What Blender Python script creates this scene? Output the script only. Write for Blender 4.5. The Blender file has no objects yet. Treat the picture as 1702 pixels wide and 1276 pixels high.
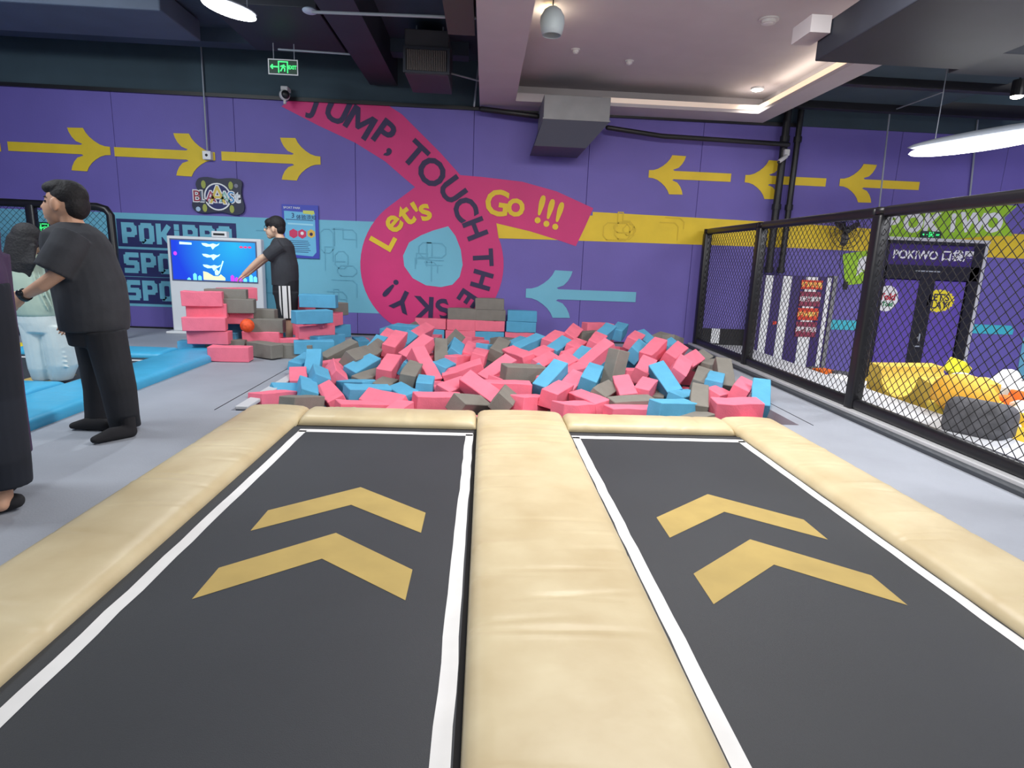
import bpy, bmesh, math, random
from mathutils import Vector, Matrix, geometry
random.seed(7)
C = bpy.context.scene
COL = C.collection
PI = math.pi
# ---------------------------------------------------------------- camera
FPX, CX, CY, EYE = 1000.0, 851.0, 638.0, 1.3
_y = Vector((806-CX, 427-CY, FPX)).normalized()
_r = math.atan(0.0395)
_h = Vector((math.cos(_r), math.sin(_r), 0)); _x = (_h-_h.dot(_y)*_y).normalized()
_d = _x.cross(_y)
if _d.y < 0: _d = -_d
R3 = Matrix((_x, _y, -_d))
RC = R3.copy()
cam_d = bpy.data.cameras.new('camera'); cam = bpy.data.objects.new('camera', cam_d); COL.objects.link(cam)
right = RC@Vector((1,0,0)); up = RC@Vector((0,-1,0)); back = RC@Vector((0,0,-1))
m = Matrix((right, up, back)).transposed().to_4x4(); m.translation = Vector((0,0,EYE))
cam.matrix_world = m
cam_d.sensor_width = 36; cam_d.lens = FPX/1702*36; cam_d.clip_start = .05; cam_d.clip_end = 100
C.camera = cam
# ---------------------------------------------------------------- world, lights, exposure
w = bpy.data.worlds.new('world'); C.world = w; w.use_nodes = True
w.node_tree.nodes['Background'].inputs[0].default_value = (.80,.88,1,1)
w.node_tree.nodes['Background'].inputs[1].default_value = .45
C.view_settings.view_transform = 'Standard'; C.view_settings.look = 'None'
C.view_settings.gamma = 1; C.view_settings.exposure = 0.0; C.view_settings.use_curve_mapping = False
def area(name, loc, sx, sy, power, col=(1,1,1), rot=(0,0,0)):
    d = bpy.data.lights.new(name, 'AREA'); d.shape = 'RECTANGLE'; d.size = sx; d.size_y = sy
    d.energy = power; d.color = col
    o = bpy.data.objects.new(name, d); COL.objects.link(o); o.location = loc; o.rotation_euler = rot
    return o
area('fill_light', (1.4,4.05,3.40), 2.4, .7, 185, (1,.97,.94), (math.radians(16),0,0))  # area lights added out of view to brighten the room and back wall
area('fill_light', (0.6,1.6,3.4), 1.6, 1.2, 55, (1,.97,.94), (math.radians(30),0,0))
area('fill_light', (-4.8,3.6,3.6), 1.6, 1.2, 120, (.90,.96,1), (math.radians(25),0,0))
area('fill_light', (-5.2,5.6,3.85), 1.4, .8, 75, (.90,.96,1), (math.radians(28),0,0))
area('fill_light', (5.4,2.6,3.35), 1.6, 1.2, 165, (.96,.97,1), (math.radians(30),0,0))
area('fill_light', (7.6,4.6,3.85), 1.2, 1.2, 230, (.97,.97,1), (math.radians(30),0,0))
area('fill_light', (0.5,-1.2,3.4), 2.5, 1.5, 55, (1,.98,.95), (math.radians(20),0,0))
# ---------------------------------------------------------------- picking points in the room
def ray(px, py): return RC@Vector((px-CX, py-CY, FPX))
def az(px, py, z=0.0):
    r = ray(px,py); return Vector((0,0,EYE))+r*((z-EYE)/r.z)
def ay(px, py, Y):
    r = ray(px,py); return Vector((0,0,EYE))+r*(Y/r.y)
def ax(px, py, X):
    r = ray(px,py); return Vector((0,0,EYE))+r*(X/r.x)
# ---------------------------------------------------------------- materials
def s2l(c):
    c = c/255; return c/12.92 if c <= .04045 else ((c+.055)/1.055)**2.4
def L(rgb): return (s2l(rgb[0]), s2l(rgb[1]), s2l(rgb[2]), 1)
MATS = {}
def mat(name, rgb, rough=.6, var=.0, vs=4., bump=0., bs=60., metal=0., spec=.5, emit=0., vdetail=4, ecol=None, mottle=None):
    if name in MATS: return MATS[name]
    M = bpy.data.materials.new(name); M.use_nodes = True; nt = M.node_tree; b = nt.nodes['Principled BSDF']
    b.inputs['Base Color'].default_value = L(rgb); b.inputs['Roughness'].default_value = rough
    b.inputs['Metallic'].default_value = metal; b.inputs['Specular IOR Level'].default_value = spec
    tc = nt.nodes.new('ShaderNodeTexCoord')
    if var or mottle:
        n = nt.nodes.new('ShaderNodeTexNoise'); n.inputs['Scale'].default_value = vs; n.inputs['Detail'].default_value = vdetail
        nt.links.new(tc.outputs['Object'], n.inputs['Vector'])
        r = nt.nodes.new('ShaderNodeValToRGB'); a, c2 = L(rgb), L(rgb)
        r.color_ramp.elements[0].position = .3; r.color_ramp.elements[1].position = .7
        lo = tuple(v*(1-var) for v in a[:3])+(1,); hi = tuple(min(1,v*(1+var)) for v in a[:3])+(1,)
        if mottle: lo = L(mottle)
        r.color_ramp.elements[0].color = lo; r.color_ramp.elements[1].color = hi
        nt.links.new(n.outputs['Fac'], r.inputs['Fac']); nt.links.new(r.outputs['Color'], b.inputs['Base Color'])
    if bump:
        n2 = nt.nodes.new('ShaderNodeTexNoise'); n2.inputs['Scale'].default_value = bs; n2.inputs['Detail'].default_value = 3
        nt.links.new(tc.outputs['Object'], n2.inputs['Vector'])
        bp = nt.nodes.new('ShaderNodeBump'); bp.inputs['Strength'].default_value = bump; bp.inputs['Distance'].default_value = .01
        nt.links.new(n2.outputs['Fac'], bp.inputs['Height']); nt.links.new(bp.outputs['Normal'], b.inputs['Normal'])
    if emit:
        b.inputs['Emission Color'].default_value = L(ecol or rgb); b.inputs['Emission Strength'].default_value = emit
    MATS[name] = M; return M
purple = mat('purple wall paint', (108,97,174), .62, .06, 1.2, .12, 40)
navy = mat('dark plum lettering', (47,37,78), .6, .05)
navyp = mat('navy sign paint', (38,44,100), .6, .05)
teal = mat('light teal paint', (112,184,208), .6, .04, 2, .08, 50)
teal2 = mat('teal relief paint', (100,170,196), .6)
pinkm = mat('magenta paint', (206,50,118), .6, .07, 1.5, .1, 40)
yel = mat('yellow paint', (226,196,44), .6, .05)
yel2 = mat('yellow relief paint', (212,182,42), .6)
lime = mat('lime paint', (156,204,44), .6)
white = mat('white paint', (232,234,236), .5)
black = mat('black padded vinyl', (20,20,24), .38, .15, 8)
blackm = mat('black metal', (26,27,30), .45, .1)
floor_m = mat('grey eva floor', (150,155,165), .62, .08, 1.6, .15, 90)
ledge_m = mat('pale grey vinyl', (196,198,202), .5, .05, 3)
cream = mat('cream vinyl padding', (206,192,157), .42, .04, 3.5, .25, 9, mottle=(193,175,137))
bed_m = mat('black trampoline mesh', (50,53,58), .58, .12, 1.0, .25, 400)
gapm = mat('black spring gap', (14,13,16), .8)
tape = mat('white tape', (226,226,226), .6, .05, 6)
gold = mat('gold print', (176,152,88), .7, .08, 5)
fp = mat('pink foam', (238,122,144), .9, .05, 9, .3, 120, spec=.2)
fb_ = mat('blue foam', (92,166,202), .9, .05, 9, .3, 120, spec=.2)
fg = mat('grey foam', (128,125,118), .9, .06, 9, .3, 120, spec=.2)
FOAM = {'P':('pink',fp),'B':('blue',fb_),'G':('grey',fg)}
bluepad = mat('blue vinyl padding', (64,166,208), .4, .06, 4, .2, 20)
yelpad = mat('yellow vinyl padding', (236,214,40), .4)
dark_ceil = mat('dark painted ceiling', (62,76,94), .85, .25, 1.0, .2, 30)
dark_wall = mat('dark green grey wall', (56,74,84), .85, .15, 1.5)
duct_m = mat('dark duct paint', (40,44,54), .55, .18, 2)
plaster = mat('pale grey ceiling plaster', (188,183,186), .8, .03, 3)
galv = mat('grey sheet metal', (128,130,132), .5, .08, 5)
conduit = mat('grey conduit', (150,158,168), .5)
skin_m = mat('skin', (206,160,132), .55, .05, 12)
skin2 = mat('skin pale', (214,178,152), .55, .05, 12)
hair_m = mat('black hair', (22,20,24), .75, .3, 40, .6, 60)
tee = mat('black cotton', (50,52,58), .9, .2, 5, .4, 12)
trs = mat('black trousers cloth', (32,34,40), .9, .2, 5, .3, 12)
sock = mat('black socks', (28,28,32), .95)
sage = mat('pale green shirt', (172,190,174), .85, .06, 6, .4, 10)
whitecl = mat('white trousers cloth', (206,216,214), .95, .05, 6, .5, 14)
plum = mat('dark purple coat', (66,48,80), .85, .15, 5)
navycl = mat('dark navy cloth', (20,26,38), .9, .15, 5)
# ---------------------------------------------------------------- object helpers
def tag(o, label=None, cat=None, group=None, kind=None):
    if label: o['label'] = label
    if cat: o['category'] = cat
    if group: o['group'] = group
    if kind: o['kind'] = kind
    return o
def thing(name, label, cat, loc=(0,0,0), group=None, rz=0):
    o = bpy.data.objects.new(name, None); COL.objects.link(o); o.location = loc; o.rotation_euler = (0,0,rz)
    o.empty_display_size = .1
    tag(o, label, cat, group); return o
def link(name, me, m, parent=None, smooth=False):
    if m and not me.materials: me.materials.append(m)
    if smooth:
        for p in me.polygons: p.use_smooth = True
    o = bpy.data.objects.new(name, me); COL.objects.link(o)
    if parent is not None:
        o.parent = parent
        o.matrix_parent_inverse = Matrix.LocRotScale(parent.location, parent.rotation_euler, None).inverted() if parent.parent is None \
            else Matrix.Identity(4)
    return o
def obj(name, bm, m, parent=None, smooth=False, angle=None):
    me = bpy.data.meshes.new(name); bmesh.ops.recalc_face_normals(bm, faces=bm.faces); bm.to_mesh(me); bm.free()
    o = link(name, me, m, parent, smooth)
    return o
def struct(name, bm, m, parent=None, smooth=False):
    o = obj(name, bm, m, parent, smooth)
    if parent is None: o['kind'] = 'structure'
    return o
NB = bmesh.new
def box(bm, a, b, bev=0., segs=2):
    a = Vector(a); b = Vector(b); c = (a+b)/2; s = b-a
    t = bmesh.new(); bmesh.ops.create_cube(t, size=1)
    bmesh.ops.scale(t, vec=(abs(s.x),abs(s.y),abs(s.z)), verts=t.verts)
    if bev: bmesh.ops.bevel(t, geom=t.edges[:], offset=bev, segments=segs, profile=.5, affect='EDGES')
    bmesh.ops.translate(t, vec=c, verts=t.verts); merge(bm, t); return bm
def merge(bm, t, M=None):
    if M: bmesh.ops.transform(t, matrix=M, verts=t.verts)
    vm = [bm.verts.new(v.co) for v in t.verts]; t.verts.index_update()
    for f in t.faces:
        try: bm.faces.new([vm[v.index] for v in f.verts])
        except ValueError: pass
    t.free()
def frame(tan, ref):
    tan = tan.normalized(); s = ref-ref.dot(tan)*tan
    if s.length < 1e-4: s = Vector((1,0,0))-tan.x*tan
    if s.length < 1e-4: s = Vector((0,1,0))-tan.y*tan
    s.normalize(); return s, tan.cross(s)
def tube(bm, pts, rad, ref=Vector((0,0,1)), n=14, cap=True, fixed=None):
    """tapered tube; rad entries are r or (r_ref, r_other); fixed tangent keeps all rings parallel"""
    pts = [Vector(p) for p in pts]; rings = []
    k = len(pts)
    if not isinstance(rad, (list,tuple)) or (isinstance(rad, tuple)): rad = [rad]*k
    ext = []
    for i, p in enumerate(pts):
        t = fixed or ((pts[min(i+1,k-1)]-pts[max(i-1,0)]))
        r = rad[i]; ra, rb = (r, r) if not isinstance(r, tuple) else r
        ext.append((p, t.normalized(), ra, rb))
    if cap:
        p,t,a,b = ext[0]; q = min(a,b); ext = [(p-t*q*.9, t, a*.35, b*.35),(p-t*q*.55, t, a*.82, b*.82)]+ext
        p,t,a,b = ext[-1]; q = min(a,b); ext = ext+[(p+t*q*.55, t, a*.82, b*.82),(p+t*q*.9, t, a*.35, b*.35)]
    for p,t,a,b in ext:
        s, o = frame(t, ref)
        rings.append([bm.verts.new(p+s*a*math.cos(2*PI*j/n)+o*b*math.sin(2*PI*j/n)) for j in range(n)])
    for r0, r1 in zip(rings, rings[1:]):
        for j in range(n): bm.faces.new((r0[j], r0[(j+1)%n], r1[(j+1)%n], r1[j]))
    bm.faces.new(rings[0][::-1]); bm.faces.new(rings[-1])
    return bm
def ell(bm, c, r, rot=None, u=20, v=12):
    t = bmesh.new(); bmesh.ops.create_uvsphere(t, u_segments=u, v_segments=v, radius=1)
    M = Matrix.Translation(Vector(c))@(rot.to_matrix().to_4x4() if rot else Matrix.Identity(4))@Matrix.Diagonal((r[0],r[1],r[2],1))
    merge(bm, t, M); return bm
def cyl(bm, a, b, r, n=12): return tube(bm, [a,b], [r,r], n=n, cap=False)
def remesh(name, bm, m, parent, voxel=.01, smooth=4, dec=None):
    me = bpy.data.meshes.new(name); bmesh.ops.recalc_face_normals(bm, faces=bm.faces); bm.to_mesh(me); bm.free()
    o = bpy.data.objects.new('tmp', me); COL.objects.link(o)
    md = o.modifiers.new('r', 'REMESH'); md.mode = 'VOXEL'; md.voxel_size = voxel
    if smooth:
        s = o.modifiers.new('s', 'SMOOTH'); s.factor = .5; s.iterations = smooth
    dg = bpy.context.evaluated_depsgraph_get(); dg.update()
    me2 = bpy.data.meshes.new_from_object(o.evaluated_get(dg)); me2.name = name
    bpy.data.objects.remove(o); bpy.data.meshes.remove(me)
    me2.materials.clear()
    return link(name, me2, m, parent, True)
# flat print on a wall: polygon in wall pixels
WY = 9.7
def flat(pts, y, zoff=0, holes=()):
    """pts: list of Vector2-like (X,Z); thin single sheet facing -Y at depth y"""
    bm = NB(); loops = [[Vector((p[0], p[1], 0)) for p in pts]]+[[Vector((p[0],p[1],0)) for p in h] for h in holes]
    tris = geometry.tessellate_polygon(loops); allp = [p for l in loops for p in l]
    vs = [bm.verts.new((p.x, y, p.y)) for p in allp]
    for t in tris:
        try: f = bm.faces.new([vs[i] for i in t])
        except ValueError: pass
    bm.normal_update()
    for f in bm.faces:
        if f.normal.y > 0: f.normal_flip()
    return bm
def mural(name, px, m, layer, parent, Y=WY, closed_smooth=False):
    pts = [ay(x,y,Y) for x,y in px]; pts = [(p.x,p.z) for p in pts]
    if closed_smooth: pts = crom(pts)
    y = Y-.003-.0035*layer
    bm = flat(pts, y)
    me = bpy.data.meshes.new(name); bm.to_mesh(me); bm.free()
    return link(name, me, m, parent)
def crom(pts, k=5):
    out = []; n = len(pts)
    for i in range(n):
        p0,p1,p2,p3 = [Vector(pts[(i+j-1)%n]) for j in range(4)]
        for s in range(k):
            t = s/k
            q = .5*((2*p1)+(-p0+p2)*t+(2*p0-5*p1+4*p2-p3)*t*t+(-p0+3*p1-3*p2+p3)*t**3)
            out.append((q.x,q.y))
    return out
_dg = None
def text(s, size, m, loc, parent, name='lettering', rot=(PI/2,0,0), bold=0., align='CENTER', ext=.001, sx=1., shear=0., space=1.):
    cu = bpy.data.curves.new('t', 'FONT'); cu.body = s; cu.size = size; cu.align_x = align; cu.align_y = 'CENTER'
    cu.offset = bold; cu.extrude = ext; cu.resolution_u = 3; cu.shear = shear; cu.space_character = space
    o = bpy.data.objects.new('t', cu); COL.objects.link(o)
    dg = bpy.context.evaluated_depsgraph_get(); dg.update()
    me = bpy.data.meshes.new_from_object(o.evaluated_get(dg)); bpy.data.objects.remove(o); bpy.data.curves.remove(cu)
    # centre on its own box
    if len(me.vertices):
        xs = [v.co.x for v in me.vertices]; ys = [v.co.y for v in me.vertices]
        cx = (min(xs)+max(xs))/2 if align == 'CENTER' else min(xs); cy = (min(ys)+max(ys))/2
        for v in me.vertices: v.co.x = (v.co.x-cx)*sx; v.co.y -= cy
        me.transform(Matrix.Translation(Vector(loc))@__import__('mathutils').Euler(rot).to_matrix().to_4x4())
    me.materials.clear(); me.name = name
    return link(name, me, m, parent)
def strokes(bm, lines, wd, y, th=.004):
    """flat ribbons along polylines in (X,Z) at depth y"""
    y0_ = y; ns_ = 0
    for ln in lines:
        for (a, b) in zip(ln, ln[1:]):
            ns_ += 1; y = y0_-.00025*(ns_%7)
            a = Vector(a); b = Vector(b); d = (b-a)
            if d.length < 1e-6: continue
            d.normalize(); n = Vector((-d.y, d.x))*wd/2; e = d*wd*(.5 if min(abs(d.x),abs(d.y)) < .02 else .18)
            q = [a-e+n, a-e-n, b+e-n, b+e+n]
            f0 = [bm.verts.new((p.x, y-th, p.y)) for p in q]; f1 = [bm.verts.new((p.x, y, p.y)) for p in q]
            bm.faces.new(f0); 
            for j in range(4): bm.faces.new((f0[j], f0[(j+1)%4], f1[(j+1)%4], f1[j]))
    return bm
# ================================================================ SETTING
# floor built round the two pits
PX0, PX1, PY0, PY1 = -2.03, 2.72, 4.84, 9.18
bm = NB()
for (x0,x1,y0,y1) in ((-9,PX0,-3,WY),(PX0,PX1,-3,PY0),(PX0,PX1,PY1,WY),(PX1,3.5,-3,WY)):
    box(bm, (x0,y0,-.08), (x1,y1,0))
struct('floor', bm, floor_m)
fl = bpy.data.objects['floor']
bm = NB(); box(bm, (PX0-.1,PY0-.1,-.95), (PX1+.1,PY1+.1,-.9)); box(bm, (PX0-.05,PY0,-.9),(PX0,PY1,-.08)); box(bm, (PX1,PY0,-.9),(PX1+.05,PY1,-.08))
box(bm, (PX0,PY1,-.9),(PX1,PY1+.05,-.08)); box(bm, (PX0,PY0-.05,-.9),(PX1,PY0,-.08))
obj('pit_lining', bm, mat('grey pit lining',(112,116,124),.7,.08,3), fl)
bm = NB(); box(bm, (PX0-.005,PY0+.1,-.02), (PX0+.10,PY1,.012), .008); obj('pit_edge_padding', bm, ledge_m, fl)
bm = NB(); box(bm, (PX0-.13,PY0,-.0), (PX0-.124,PY1,.003)); box(bm,(PX1+.12,PY0,0),(PX1+.126,PY1,.003)); obj('floor_joint', bm, blackm, fl)
# raised strip and sunken block area to the right of the net fence
bm = NB(); box(bm, (3.5,-3,-.6), (4.28,WY,.035)); struct('trim_1', bm, ledge_m)
bm = NB(); box(bm, (4.28,-3,-.62), (10.3,WY,-.55)); struct('trim_2', bm, ledge_m)
bm = NB(); box(bm, (3.29,-3,0), (3.37,WY-.02,.03), .004); struct('trim_3', bm, mat('dark grey curb',(62,66,72),.6))
bm = NB(); box(bm, (3.37,-3,0), (3.50,WY-.02,.055), .006); struct('trim_4', bm, ledge_m)
# walls
def pz(px,py): return ay(px,py,WY)
bm = NB(); box(bm, (-9.2,WY+.03,-.7), (10.4,WY+.2,4.3)); struct('wall_back', bm, mat('panel joint paint',(66,56,110),.8))  # darker purple backing, seen in the joints between wall panels
wb = bpy.data.objects['wall_back']
xs = [-9.1,-7.28,-5.52,-3.77,-2.0,-.22,1.55,3.3,4.72,6.45,8.2,10.3]
for x0,x1 in zip(xs, xs[1:]):
    bm = NB(); box(bm, (x0+.0025,WY,.0 if x1<3.4 else -.6), (x1-.0025,WY+.03,3.46), .004, 1); obj('wall_panel', bm, purple, wb)
bm = NB(); box(bm, (-9.1,WY-.02,3.46), (10.3,WY+.03,4.3)); obj('upper_wall', bm, dark_wall, wb)
bm = NB(); box(bm, (-9.1,WY-.05,3.44), (4.8,WY-.0,3.49)); obj('wall_rail', bm, blackm, wb)
bm = NB(); box(bm, (-9.3,-3,-.6), (-9.1,WY+.2,4.3)); struct('wall_left', bm, purple)
bm = NB(); box(bm, (10.3,-3,-.6), (10.5,WY+.2,4.3)); struct('wall_right', bm, purple)
bm = NB(); box(bm, (-9.1,WY-.015,0), (3.4,WY-.002,.025)); struct('baseboard_back', bm, blackm)
bm = NB(); box(bm, (3.56,WY-.03,0.0), (4.5,WY-.004,.30)); o=obj('skirting_panel', bm, blackm, wb)
bm = NB(); box(bm, (3.74,WY-.036,0.06), (3.88,WY-.031,.30)); obj('skirting_tile', bm, white, wb)
bm = NB(); box(bm, (-9.3,-3,4.12), (10.5,WY+.2,4.3)); struct('ceiling', bm, dark_ceil)
ce = bpy.data.objects['ceiling']
# beams and ducts under the dark ceiling (parts of the ceiling)
bm = NB(); box(bm, (-9.1,8.9,3.95), (-.3,9.15,4.12)); obj('beam', bm, dark_ceil, ce)
bm = NB(); box(bm, (-9.1,5.6,3.9), (-.3,5.9,4.12)); obj('beam', bm, dark_ceil, ce)
bm = NB(); box(bm, (-1.75,3,3.7), (-1.35,9.6,4.12)); obj('beam', bm, duct_m, ce)
for y in (9.3,8.1,7.0,5.9,4.8):
    bm = NB(); box(bm, (4.3,y-.06,3.62), (8.0,y+.06,3.8)); obj('beam', bm, blackm, ce)
bm = NB(); box(bm, (4.3,4.0,3.72), (6.6,9.69,3.86)); obj('ceiling_board', bm, dark_wall, ce)
# tray ceiling
SZ = 3.47; hx0,hx1,hy1 = .37,3.87,9.12; hy0 = 3.6
bm = NB()
for (x0,x1,y0,y1) in ((-.14,hx0,3.2,9.68),(hx1,4.18,3.2,9.68),(hx0,hx1,hy1,9.68),(hx0,hx1,3.2,hy0)):
    box(bm, (x0,y0,SZ), (x1,y1,SZ+.11))
struct('trim_5', bm, plaster); ts = bpy.data.objects['trim_5']
bm = NB(); box(bm, (-.14,3.2,3.80), (4.18,9.68,3.86)); box(bm,(-.14,3.2,SZ+.11),(-.10,9.68,3.8)); box(bm,(4.14,3.2,SZ+.11),(4.18,9.68,3.8)); box(bm,(-.14,9.64,SZ+.11),(4.18,9.68,3.8)); box(bm,(-.14,3.2,SZ+.11),(4.18,3.24,3.8))
obj('tray_panel', bm, plaster, ts)
ledm = mat('warm led strip', (255,226,190), .5, emit=.9)
bm = NB(); box(bm, (hx1,hy0,SZ+.045), (hx1+.006,hy1,SZ+.112)); box(bm, (hx1-.004,hy0,SZ+.045),(hx1,hy1,SZ+.11)); obj('led_strip', bm, ledm, ts)
bm = NB(); box(bm, (1.6,hy1-.004,SZ+.045), (hx1,hy1,SZ+.11)); obj('led_strip', bm, mat('soft led strip',(240,222,205),.5,emit=.25), ts)
area('cove_light', (3.95,6.5,3.62), .1, 4.5, 10, (1,.86,.7), (PI,0,0))
# ---------------------------------------------------------------- mural on the back wall
def arrow(px, py, length, head, d, m, Y=WY, layer=2):
    """painted arrow; (px,py) pixel of its blunt tip centre; d=-1 points left"""
    t = ay(px,py,Y); s = length
    k = head/.63
    top = [(0,.055),(.07,.06),(.14,.082),(.21,.125),(.27,.175),(.315,.23),(.345,.29),(.56,.285),(.545,.23),(.51,.165),(.46,.11),(.375,.078),(.40,.062)]
    pts = [(u*k, v*k) for u,v in top]+[(s,.062*k),(s,-.062*k)]+[(u*k,-v*k) for u,v in top[::-1]]
    pts = [(t.x-d*u, t.z+v) for u,v in pts]
    bm = flat(pts, Y-.003-.0035*layer); me = bpy.data.meshes.new('mural_arrow'); bm.to_mesh(me); bm.free()
    return link('mural_arrow', me, m, wb)
for px,py in ((1078,289),(1238,297),(1395,303)): arrow(px,py,1.30,.63,-1,yel)
for px,py in ((184,251),(358,260),(533,267),(2,245)): arrow(px,py,1.46,.66,1,yel)
arrow(874,487,1.78,.82,-1,teal)
# teal field on the left, yellow band on the right
mural('mural_field', [(-40,345),(193,353),(640,369),(640,521),(208,508),(-40,500)], teal, 0, wb)
mural('mural_band', [(822,362),(985,352+6),(985,352),(1320,371),(1475,382),(1760,391),(1760,432),(1628,427),(1320,412),(962,400),(900,398),(825,396)], yel, 0, wb)
# magenta swirl
mural('mural_swirl', [(468,177),(482,166),(560,168),(640,172),(668,190),(700,222),(732,254),(765,291),(800,294),(868,302),(925,318),(986,346),(972,378),(957,409),(925,398),(880,384),(825,371),
]+[(718+119*math.cos(math.radians(a_)),439+120*math.sin(math.radians(a_))) for a_ in range(-22,242,6)]+[(690,311),(672,296),(640,268),(590,237),(530,209)], pinkm, 1, wb)
mural('mural_drop', [(745,376),(757,392),(766,415),(769,440),(764,460),(752,473),(733,477),(708,474),(686,462),(672,442),(670,425),(680,403),(700,391),(720,383)], teal, 2, wb)
mural('mural_seam', [(825,371),(880,385),(925,398),(830,396)], yel, 2, wb)
# raised maze-like relief on teal and yellow fields
def reliefs(px0,px1,py0,py1,n,m,wd,seed,layer=1):
    rnd = random.Random(seed); n = max(3,int(n*.7)); a = pz(px0,py1); b = pz(px1,py0); bm = NB(); lines = []
    for i in range(n):
        x = rnd.uniform(a.x,b.x-.25); z = rnd.uniform(a.z,b.z-.2); w_ = rnd.choice((.2,.3,.42)); h = rnd.choice((.16,.26,.36)); c = .06
        w_ = min(w_, b.x-x); h = min(h, b.z-z)
        if w_ < .12 or h < .1: continue
        k = rnd.randrange(3)
        if k == 0: lines.append([(x+c,z),(x+w_-c,z),(x+w_,z+c),(x+w_,z+h-c),(x+w_-c,z+h),(x+c,z+h),(x,z+h-c),(x,z+c),(x+c,z)])
        elif k == 1: lines.append([(x,z),(x,z+h),(x+w_*.4,z+h),(x+w_*.4,z+h*.4),(x+w_,z+h*.4)])
        else: lines.append([(x,z+h),(x+w_-c,z+h),(x+w_,z+h-c),(x+w_,z)])
    strokes(bm, lines, wd, WY-.003-.0035*layer-.0005, .0025); o = obj('mural_relief', bm, m, wb); return o
reliefs(535,592,372,515,14,teal2,.014,3); reliefs(405,470,372,505,8,teal2,.014,5)
reliefs(690,752,405,468,9,teal2,.014,9,3); reliefs(990,1150,358,398,10,yel2,.016,4)
# swirl lettering, one mesh per character
LT = [('J',521,175,-22,37),('U',561,184,-27,44),('M',599,204,-32,42),('P',640,222,-36,46),(',',645,254,-36,40),('T',690,257,-41,44),('O',718,286,-46,48),('U',752,316,-53,44),('C',773,347,-60,44),('H',790,380,-67,40),
 ('T',803,428,-85,38),('H',801,465,-104,38),('E',778,496,-122,38),('S',737,514,-160,40),('K',704,510,-182,40),('Y',669,500,-205,40),('!',649,479,-222,40)]
for k_,(ch,px,py,a,s) in enumerate(LT):
    if ch == 'M':
        p = pz(px,py); h_ = .36; w_ = .40; ca,sa = math.cos(math.radians(a)),math.sin(math.radians(a)); mp_ = [(0,0),(0,1),(.24,1),(.5,.5),(.76,1),(1,1),(1,0),(.8,0),(.8,.68),(.56,.22),(.44,.22),(.2,.68),(.2,0)]
        q = [((u-.5)*w_,(v-.5)*h_) for u,v in mp_]; bm = flat([(p.x+u*ca-v*sa, p.z+u*sa+v*ca) for u,v in q], WY-.0125)
        me = bpy.data.meshes.new('mural_letter'); bm.to_mesh(me); bm.free(); link('mural_letter', me, navy, wb); continue
    p = pz(px,py); text(ch, s*.0097*1.16, navy, (p.x, WY-.0125-.0025*(k_%2), p.z), wb, 'mural_letter', (PI/2, -math.radians(a), 0), bold=.004 if ch == 'M' else .014)
LY = [('L',637,398,62,44),('e',655,372,50,44),('t',675,358,38,44),("'",689,344,33,44),('s',707,353,20,42),('G',826,337,-6,46),('o',857,345,-8,46),('!',898,348,-12,50),('!',913,354,-13,50),('!',928,359,-14,50)]
for k_,(ch,px,py,a,s) in enumerate(LY):
    p = pz(px,py); text(ch, s*.0097*1.2, yel, (p.x, WY-.0125-.0025*(k_%2), p.z), wb, 'mural_letter', (PI/2, -math.radians(a), 0), bold=.012)
# navy word boards on the teal field
def blockword(word, x, ztop, h, w_, gap, m, y, parent):
    c = .22
    G = {'P':[[(0,0),(0,1),(.75,1),(1,.8),(1,.55),(.75,.4),(0,.4)]],'O':[[(c,0),(0,c*.7),(0,1-c*.7),(c,1),(1-c,1),(1,1-c*.7),(1,c*.7),(1-c,0),(c,0)]],
      'K':[[(0,0),(0,1)],[(0,.45),(.45,.5),(1,1)],[(.45,.5),(1,0)]],'i':[[(.4,0),(.4,.6)],[(.4,.95),(.4,1)]],'R':[[(0,0),(0,1),(.75,1),(1,.8),(1,.6),(.75,.45),(0,.45)],[(.6,.45),(1,0)]],
      'S':[[(1,1),(.2,1),(0,.85),(0,.6),(.2,.5),(.85,.5),(1,.4),(1,.15),(.85,0),(0,0)]],'T':[[(0,1),(1,1)],[(.5,1),(.5,0)]]}
    for ch in word:
        ww = w_*(.5 if ch == 'i' else 1); sw = h*.24; bm = NB()
        strokes(bm, [[(x+sw/2+u*(ww-sw), ztop-h+sw/2+v*(h-sw)) for u,v in ln] for ln in G[ch]], sw, y, .004)
        obj('mural_letter', bm, m, parent); x += ww+gap
for (a,b,word) in (((193,363),(396,411),'POKiPRO'),((197,413),(396,457),'SPORT'),((200,459),(396,502),'SPORT')):
    A_ = pz(*a); B_ = pz(*b); z1 = A_.z; z0 = z1-.41
    bm = flat([(A_.x,z0),(-3.82,z0),(-3.82,z1),(A_.x,z1)], WY-.0065); me = bpy.data.meshes.new('mural_board'); bm.to_mesh(me); bm.free(); link('mural_board', me, navyp, wb)
    blockword(word, A_.x+.07, z1-.05, .31, .225, .03, teal, WY-.007, wb)
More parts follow.
